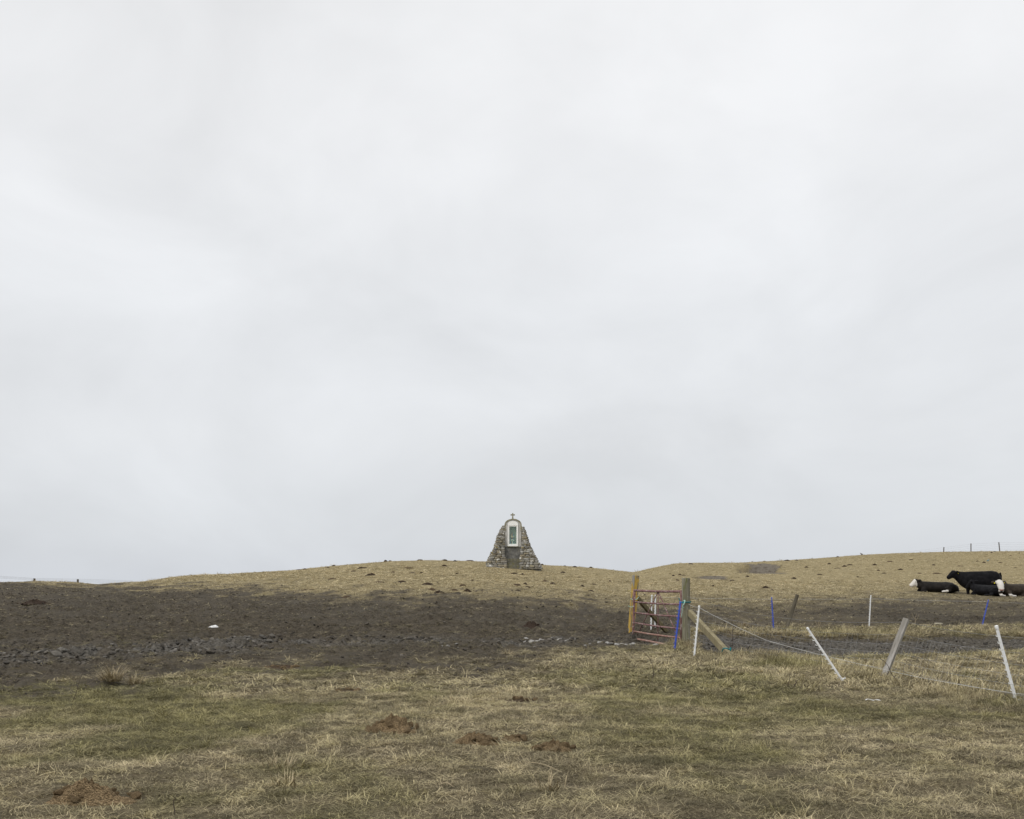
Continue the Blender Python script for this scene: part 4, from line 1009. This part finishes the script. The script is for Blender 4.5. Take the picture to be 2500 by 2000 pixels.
def lying_cow(px, py, rz, mats, paint, label, eyes=True, taps=((0.85, .235, .57),), dy=0.0, scale=1.0, lift=0.0):
    me = cow_mesh('body', lying_parts(lift), mats, paint)
    x, y = ghit(px, py); y += dy; x = (px - 1250) / F * y
    c = empty('cow', (x, y, gz(x, y) - 0.03), rz); c.scale = (scale,) * 3
    tag(c, label, 'cow', 'cattle resting on the right hill'); link('body', me, c)
    for s in (-1, 1): small(c, 'eye', (1.09, s * .130, .545 + lift), .02, M['eye'])
    for q in taps: ear_tag(c, q, 1.2)
    return c
def face_paint(c):
    if c.x > 1.0 and c.z > 0.2:
        if c.x > 1.335 and c.z < 0.36: return 2
        return 1 if (c.x - 1.0) + 0.35 * (0.60 - c.z) > 0.045 else 0
    if c.x > -.46 and c.x < -.05 and c.y > .42 and c.z < 0.14: return 1
    return 0
cw = lying_cow(2284, 1446.5, math.radians(180), [M['sootcoat'], M['whitecoat'], M['pink']], face_paint, 'dark cow with a white face lying down, facing left', taps=(), dy=0.4)
lying_cow(2415, 1455.5, math.radians(122), [M['black']], lambda c: 0, 'all black cow lying down in front of the standing cow', dy=0.6, taps=(), scale=1.0, lift=0.12)

def facing_cow():
    body = [((2.0, .75, .22), .25, .16), ((1.8, .66, .30), .44, .28), ((1.35, .48, .33), .49, .31), ((.9, .30, .33), .47, .31), ((.55, .14, .33), .38, .31), ((.3, .05, .40), .27, .28), ((.14, .0, .50), .20, .23), ((.04, -.03, .58), .16, .18)]
    head = [((.0, .02, .80), .10, .07), ((.0, -.04, .755), .15, .12), ((.0, -.12, .655), .165, .135), ((.0, -.21, .53), .15, .12), ((.0, -.29, .41), .132, .105), ((.0, -.325, .345), .118, .09), ((.0, -.34, .30), .07, .05)]
    P = [(body, 18, Zp), (head, 16, Zp)]
    for s in (-1, 1):
        P.append(([((s * .12, .02, .73), .05, .06), ((s * .23, .02, .715), .055, .085), ((s * .33, .02, .71), .05, .07), ((s * .38, .02, .72), .03, .035)], 8, Zp))
    P.append(([((.08, .0, .30), .13, .14), ((.0, -.22, .17), .09, .09), ((-.02, -.36, .09), .065, .07), ((.12, -.30, .06), .05, .05), ((.22, -.26, .05), .055, .05)], 8, Zp))
    P.append(([((.50, -.05, .24), .14, .14), ((.40, -.36, .15), .08, .09), ((.37, -.48, .10), .065, .075), ((.52, -.44, .055), .05, .05), ((.68, -.40, .05), .055, .048)], 8, Zp))
    P.append(([((1.55, .3, .26), .2, .18), ((1.25, .06, .22), .15, .16), ((1.15, -.02, .12), .09, .09), ((1.35, -.08, .06), .06, .06), ((1.0, -.14, .05), .05, .05), ((.86, -.14, .05), .05, .045)], 8, Zp))
    def paint(c):
        if c.y < -.285 and c.z < .37 and abs(c.x) < .15 and c.z > .27: return 2
        if abs(c.x) < .175 and c.z > .27 and c.y < .035 - .35 * max(0, .62 - c.z) - .9 * max(0, abs(c.x) - .14) and (c.y < -.02 or c.z > .74): return 1
        if c.y < -.22 and c.z < .16: return 1
        return 0
    me = cow_mesh('body', P, [M['browncoat'], M['whitecoat'], M['pink']], paint)
    x, y = ghit(2449, 1457.5)
    c = empty('cow', (x, y + 0.5, gz(x, y + 0.5) - 0.03)); tag(c, 'dusty brown cow with a white face looking at the camera, right edge', 'cow', 'cattle resting on the right hill')
    link('body', me, c)
    for s in (-1, 1):
        small(c, 'eye', (s * .140, -.165, .62), .028, M['eye'])
        small(c, 'nostril', (s * .05, -.372, .385), .018, M['eye'], (1, .6, .8))
        mb = MB(); mb.box((0, 0, 0), (0.055, 0.008, 0.05)); o = mb.build('ear_tag', M['tagyellow'], c, bevel=0.003); o.location = (s * .235, -.06, .68); o.rotation_euler = (0, s * .4, 0)
    mb = MB(); mb.loft([((0, -.33, .30), .055, .04), ((0, -.30, .25), .05, .05), ((0, -.24, .23), .06, .05)], 10); mb.build('chin', M['sootcoat'], c, True)
facing_cow()

# ================================================================== birds
def bird(loc, rz, label, belly):
    b = empty('bird', loc, rz); tag(b, label, 'bird')
    mb = MB(); mb.loft([((-.17, 0, .11), .012, .008), ((-.10, 0, .125), .035, .03), ((-.03, 0, .145), .06, .058), ((.05, 0, .165), .055, .058), ((.09, 0, .20), .033, .036), ((.105, 0, .235), .034, .034), ((.13, 0, .25), .018, .02)], 10)
    mb.build('body', M['farwood'] if not belly else M['hood'], b, True)
    mb = MB(); mb.loft([((.13, 0, .238), .007, .007), ((.165, 0, .23), .002, .002)], 6); mb.build('beak', M['eye'], b)
    mb = MB(); mb.loft([((-.06, 0, .095), .02, .012), ((0, 0, .10), .045, .025), ((.05, 0, .118), .035, .02)], 8); mb.build('belly', M['petal'] if belly else M['farwood'], b, True)
    for s in (-1, 1):
        mb = MB(); mb.tube([(0, s * .02, .10), (.01, s * .02, .05), (0, s * .02, 0)], .005, 5, Yp); mb.build('leg', M['eye'], b)
x, y = ghit(2103.5, 1356.5); bird((x, y, gz(x, y)), math.radians(150), 'small dark bird perched on the crest of the right hill', False)
x, y = ghit(2412, 1373); bird((x, y, gz(x, y)), math.radians(20), 'small dark and white bird in the grass above the standing cow', True)

# ================================================================== earth mounds, stones, litter, stalks
def mound_mesh(name, seed, mat_, n=14, rings=4, rough=0.35):
    r = random.Random(seed); vs = [(0, 0, .9 + r.uniform(-.1, .15))]; fs = []
    lob = [r.uniform(0, 6.28) for _ in range(3)]
    for i in range(1, rings + 1):
        q = i / rings
        for k in range(n):
            a = 2 * math.pi * k / n; w_ = 1 + .22 * math.sin(2 * a + lob[0]) + .15 * math.sin(3 * a + lob[1]) + r.uniform(-.12, .12)
            z = (math.cos(q * math.pi) * .5 + .5) * (1 + r.uniform(-rough, rough)) + r.uniform(-.1, .14) * (1 - q * .6) - (0.25 if i == rings else 0)
            vs.append((math.cos(a) * q * w_, math.sin(a) * q * w_, z))
    for k in range(n): fs.append((0, 1 + k, 1 + (k + 1) % n))
    for i in range(rings - 1):
        for k in range(n): a = 1 + i * n; fs.append((a + k, a + n + k, a + n + (k + 1) % n, a + (k + 1) % n))
    mb = MB(); mb.add(vs, fs); return mb.mesh(name, mat_)
def near_mole(px, py, rx, ry, hz, label, seed, mat_='mole', crumbs=12):
    b = ground_at(px, py); m = empty('molehill', b); tag(m, label, 'molehill')
    o = link('heap', mound_mesh('heap', seed, M[mat_], 26, 8, 0.3), m); o.scale = (rx, ry, hz * 1.5)
    r = random.Random(seed + 1)
    me = clod_mesh('crumb', seed, M['moledark' if mat_ == 'moledark' else 'mole'])
    for i in range(crumbs):
        a = r.uniform(0, 6.28); d = r.uniform(.25, 1.15); c = link('crumb', me, m); s = r.uniform(.012, .042)
        c.location = (math.cos(a) * d * rx, math.sin(a) * d * ry, hz * 1.5 * max(0, .85 - d * .8) + s * .3); c.scale = (s * 1.3, s, s); c.rotation_euler = (r.uniform(0, 3), 0, r.uniform(0, 6))
near_mole(962, 1783, .25, .22, .085, 'brown crumbly molehill, largest in the middle foreground', 601, crumbs=46)
near_mole(1162, 1812, .20, .14, .055, 'sandy molehill in the foreground right of the largest one', 602, crumbs=20)
near_mole(1352, 1826, .17, .13, .05, 'flattened brown molehill below the shrine in the foreground', 603, crumbs=16)
near_mole(1255, 1806, .13, .10, .025, 'faint smear of brown earth between two foreground molehills', 604, crumbs=6)
near_mole(215, 1952, .33, .20, .075, 'broad sandy molehill in the bottom left corner', 605, crumbs=14)
near_mole(690, 1629, .34, .35, .03, 'dark molehill at the edge of the mud, left of centre', 606, 'molebrown', 14)
near_mole(845, 1687, .20, .18, .02, 'low brown earth patch in the grass above the largest molehill', 607, 'molebrown', 8)
near_mole(1298, 1530, .36, .5, .10, 'dark mound on the mud between the shrine and the gate', 608, 'moledark', 8)
near_mole(1275, 1712, .18, .16, .02, 'dark brown patch of earth in the grass below the gate stones', 609, 'molebrown', 8)
near_mole(85, 1474, .5, .7, .09, 'low dark heap on the mud slope at far left', 610, 'moledark', 8)
kinds = [mound_mesh('molehill', 620 + i, M['moledark' if i % 3 else 'molebrown'], 9, 2) for i in range(6)]
LZ = [(650, 107), (680, 105), (878, 100), (1040, 103), (1107, 108), (1205, 105), (440, 175), (800, 155), (490, 155), (515, 153), (830, 187), (885, 188), (700, 183), (300, 230), (760, 243), (610, 245), (1035, 142), (1495, 190), (1550, 195), (1640, 193), (1515, 208), (1815, 185), (1700, 240), (1925, 215), (1750, 255), (1570, 258), (1515, 267), (1585, 278), (2020, 258), (1945, 273), (2000, 303), (1520, 302), (1100, 297), (1190, 303), (1005, 315), (955, 297), (1160, 270), (1220, 235), (1680, 127), (1830, 138), (1895, 145), (2000, 150), (80, 163), (120, 160), (270, 150), (310, 138), (2125, 240), (395, 345), (150, 295), (1120, 190), (930, 260), (560, 200)]
RZ_ = [(400, 122), (725, 110), (790, 107), (910, 105), (960, 103), (1175, 85), (1130, 122), (1175, 145), (1240, 128), (1210, 135), (1370, 128), (1390, 157), (1505, 153), (1420, 172), (1605, 172), (1695, 172), (945, 200), (795, 248), (830, 260), (700, 190), (330, 210), (310, 185), (365, 182), (345, 180), (1820, 133), (1680, 128), (1910, 108), (1945, 115), (2030, 115), (2085, 78), (2110, 142), (1985, 62), (2130, 65), (2000, 57), (620, 210), (520, 240), (1080, 180), (1280, 190), (1560, 100), (1450, 110), (880, 150), (1010, 140)]
r = random.Random(3)
spots = [(700 + a / 2.695, 1330 + b / 2.695, 'left') for a, b in LZ] + [(1500 + a / 2.156, 1320 + b / 2.156, 'right') for a, b in RZ_]
for px, py, side in spots:
    x, y = ghit(px, py + 1.0)
    o = link('molehill', r.choice(kinds)); s = r.uniform(.09, .25); o.location = (x, y, gz(x, y) - .01); o.scale = (s * r.uniform(1, 1.7), s, r.uniform(.07, .15)); o.rotation_euler = (0, 0, r.uniform(-.4, .4) + (math.pi if r.random() < .5 else 0))
    sk_ = float(np.interp(px, SKX, SKY)); top_ = py - sk_ < 5
    if side == 'left':
        where = ('on the skyline left of the shrine' if top_ and px < 1180 else 'on the skyline between the shrine and the gate' if top_ else 'on the far left shoulder of the shrine hill' if px < 880 else
                 'on the tan slope left of the shrine' if px < 1180 else 'on the tan slope just below the shrine' if px < 1345 else 'on the tan slope between the shrine and the gate')
    else:
        where = ('on the skyline of the right hill' if top_ else 'near the bare scars above the gate' if px < 1800 else 'on the slope right of the larger bare scar' if px < 2150 else
                 'on the slope above the white-faced cow lying alone' if px < 2290 else 'on the slope above the standing cow')
    tag(o, 'small dark earth heap ' + where, 'molehill', 'earth heaps ' + where)

sk = [clod_mesh('stone', 640 + i, M['palestone'], .18) for i in range(6)]
r = random.Random(14)
def stones(n, x0, x1, y0, y1, smin, smax, label, group):
    for _ in range(n):
        u = r.random(); px = x0 + (x1 - x0) * u; py = y0 + (y1 - y0) * u + r.gauss(0, 1.6)
        b = ground_at(px, py); o = link('field_stone', r.choice(sk)); s = r.uniform(smin, smax)
        o.location = b + Vector((0, 0, s * .18)); o.scale = (s * r.uniform(1, 1.6), s, s * r.uniform(.6, .9)); o.rotation_euler = (r.uniform(-.3, .3), r.uniform(-.3, .3), r.uniform(0, 6.28))
        tag(o, label, 'stone', group)
stones(34, 1284, 1400, 1566, 1560, .035, .085, 'pale stone in the broken row on the mud left of the gate', 'pale stones on the mud left of the gate')
stones(24, 1428, 1606, 1573, 1577, .03, .08, 'whitish stone at the foot of the gate', 'whitish stones under the gate')
stones(12, 1040, 1120, 1581, 1582, .02, .035, 'small grey stone on the mud near the middle', 'small stones on the mud in the middle')

b = ground_at(521, 1534); mb = MB()
rr = random.Random(2); k = 12; vs = []; fs = []
for i in range(5):
    for j in range(4):
        vs.append((-.15 + i * .075 + rr.uniform(-.02, .02), -.07 + j * .047 + rr.uniform(-.015, .015), .02 + (.06 if 0 < i < 4 and 0 < j < 3 else 0) + rr.uniform(0, .035)))
for i in range(4):
    for j in range(3): fs.append((i * 4 + j, i * 4 + 4 + j, i * 4 + 5 + j, i * 4 + 1 + j))
mb.add(vs, fs); o = mb.build('plastic_scrap', M['litter']); o.location = b; o.rotation_euler = (math.radians(12), 0, .2); o.scale = (.85, .85, .85)
md = o.modifiers.new('thick', 'SOLIDIFY'); md.thickness = 0.012
tag(o, 'crumpled white plastic scrap lying on the dark mud', 'litter')
b = ground_at(2131, 1713); mb = MB(); mb.tube(curve_pts([(-.09, 0, .02), (-.05, .01, .03), (0, 0, .015), (.04, .015, .022), (.09, -.01, .015)], 4), [.005 + .0025 * math.sin(i) for i in range(17)], 6)
o = mb.build('plastic_scrap', M['litter']); o.location = b; tag(o, 'thin white scrap lying in the grass right of centre', 'litter')
a_, b_ = ground_at(2299, 1528, .05), ground_at(2333, 1539, .05); b_.y = a_.y - .5; b_.z = gz(b_.x, b_.y) + .05
c = (a_ + b_) / 2; mb = MB(); d = b_ - a_; mb.box((0, 0, 0), (d.length, .07, .025), None); o = mb.build('plank', M['plank'], bevel=.004); o.location = c + Vector((0, 0, .05)); o.rotation_euler = (math.radians(-12), -math.atan2(d.z, math.hypot(d.x, d.y)), math.atan2(d.y, d.x))
tag(o, 'pale broken plank lying in the grass strip behind the track', 'plank')

def stalk(px, py, tpx, tpy, rad, label, mat_='stem', branches=(), wav=.02):
    b = ground_at(px, py); t = at(tpx, tpy, b.y); d = t - b; rr = random.Random(int(px))
    o = empty('dead_stalk', b); tag(o, label, 'stalk', None)
    pts = curve_pts([Vector((0, 0, -.02)), d * .35 + Vector((rr.uniform(-wav, wav), 0, 0)), d * .7 + Vector((rr.uniform(-wav, wav), 0, 0)), d], 4)
    mb = MB(); mb.tube(pts, [rad * (1 - .6 * i / len(pts)) for i in range(len(pts))], 5, Yp); mb.build('stem', M[mat_], o)
    for (u, dx_, dz_) in branches:
        p = d * u; mb = MB(); mb.tube(curve_pts([p, p + Vector((dx_ * .6, 0, dz_ * .4)), p + Vector((dx_, .02, dz_))], 3), rad * .5, 4, Yp); mb.build('branch', M[mat_], o)
stalk(174, 1716, 203, 1640, .004, 'thin dark stalk leaning right beside the left tussock')
stalk(1785, 1576, 1792, 1522, .011, 'branching dark dead stalk between the strut and the leaning white stake', branches=((.45, .12, .12), (.6, -.10, .14), (.8, .08, .10)))
stalk(2062, 1614, 2046, 1580, .006, 'thin dark twig behind the steeply leaning white stake')
stalk(2200, 1671, 2146, 1604, .006, 'long dark bramble stem crossing the foot of the bleached post', wav=.05)
stalk(2233, 1628, 2206, 1608, .005, 'short dark twig in the grass right of the bleached post')
stalk(1594, 1658, 1563, 1584, .006, 'curved dark bramble stem in front of the gate', wav=.09)
stalk(1937, 1679, 1942, 1661, .010, 'stubby dark stalk, thickest of those below the leaning white stake')
stalk(1923, 1676, 1928, 1650, .006, 'thin dark stalk just left of the stubby one')
stalk(1971, 1680, 1961, 1660, .006, 'thin dark stalk just right of the stubby one')
stalk(1294, 1684, 1294, 1655, .004, 'thin dark stalk in the grass below the pale stones')
stalk(1830, 1665, 1832, 1642, .004, 'thin pale stalk in the grass above the stubby dark one', 'palestem')
stalk(2232, 1526, 2238, 1498, .008, 'pale branching weed behind the bleached post', 'palestem', branches=((.4, .12, .2), (.5, -.10, .2)))
stalk(1998, 1534, 2001, 1514, .010, 'pale branching weed at the back edge of the track', 'palestem', branches=((.2, -.10, .2), (.3, .06, .12)))
stalk(1026, 1930, 1026, 1880, .003, 'thin dark stalk near the bottom middle of the field')
stalk(2380, 1870, 2383, 1846, .003, 'thin pale stalk at the lower right of the field', 'palestem')
stalk(1840, 1930, 1842, 1907, .003, 'thin pale stalk near the bottom right of the field', 'palestem')
stalk(428, 1985, 432, 1942, .004, 'short dark stalk near the bottom left of the field')
for (px, py, ex, ey, lab) in ((1281, 1864, 1372, 1887, 'long pale straw lying in the foreground below the flattened molehill'), (1073, 1917, 1108, 1921, 'short pale straw near the bottom middle'), (1395, 1988, 1427, 1966, 'bent pale straw near the bottom edge right of centre'), (1895, 1815, 1955, 1827, 'pale straw lying in the grass at lower right'), (905, 1833, 975, 1840, 'curved pale straw left of the flattened molehill')):
    a_, b_ = ground_at(px, py, .035), ground_at(ex, ey, .03); m_ = (a_ + b_) / 2 + Vector((0, .01, .02))
    mb = MB(); mb.tube([p - a_ for p in curve_pts([a_, m_, b_], 5)], [.003] * 8 + [.0025, .002, .0015], 5); o = mb.build('straw', M['palestem']); o.location = a_; tag(o, lab, 'straw')

def tussock(px, py, rad, hgt, n, label, seed):
    b = ground_at(px, py); r = random.Random(seed); mb = MB(); o = empty('grass_tussock', b); tag(o, label, 'grass tussock')
    for _ in range(n):
        a = r.uniform(0, 6.28); d = rad * .45 * math.sqrt(r.random()); el = r.uniform(.35, 1.35); az = a + r.uniform(-.7, .7); ln = hgt * r.uniform(.55, 1.25)
        p = Vector((math.cos(a) * d, math.sin(a) * d, -.01)); sd_ = Vector((-math.sin(az), math.cos(az), 0)); vs = []
        wd = r.uniform(.003, .006)
        for i in range(4):
            ww = wd * (1, .9, .6, 0.05)[i]; vs += [p - sd_ * ww, p + sd_ * ww]
            p = p + Vector((math.cos(az) * math.cos(el), math.sin(az) * math.cos(el), math.sin(el))) * ln / 3; el -= r.uniform(.05, .4)
        mb.add(vs, [(0, 1, 3, 2), (2, 3, 5, 4), (4, 5, 7, 6)])
    mb.build('blades', M['tuft'], o)
tussock(272, 1668, .30, .26, 260, 'pale dry tussock at the edge of the mud on the left', 71)
tussock(330, 1668, .25, .16, 120, 'smaller dry tussock just right of the pale left one', 72)
tussock(1655, 1572, .3, .24, 220, 'dry tussock at the foot of the right gate post', 73)
tussock(1690, 1580, .3, .26, 220, 'dry tussock between the right gate post and its strut', 74)
tussock(1240, 1603, .30, .16, 140, 'brown tussock at the mud edge below the shrine', 75)
tussock(1815, 1530, .3, .2, 140, 'greenish tussock beyond the track right of the gate post', 76)
tussock(1345, 1915, .26, .14, 50, 'loose straw tuft near the bottom of the middle foreground', 77)
tussock(680, 1872, .42, .14, 50, 'tall loose tussock in the lower left foreground', 78)
tussock(700, 1912, .26, .14, 50, 'straggling tussock just below the tall loose one', 79)
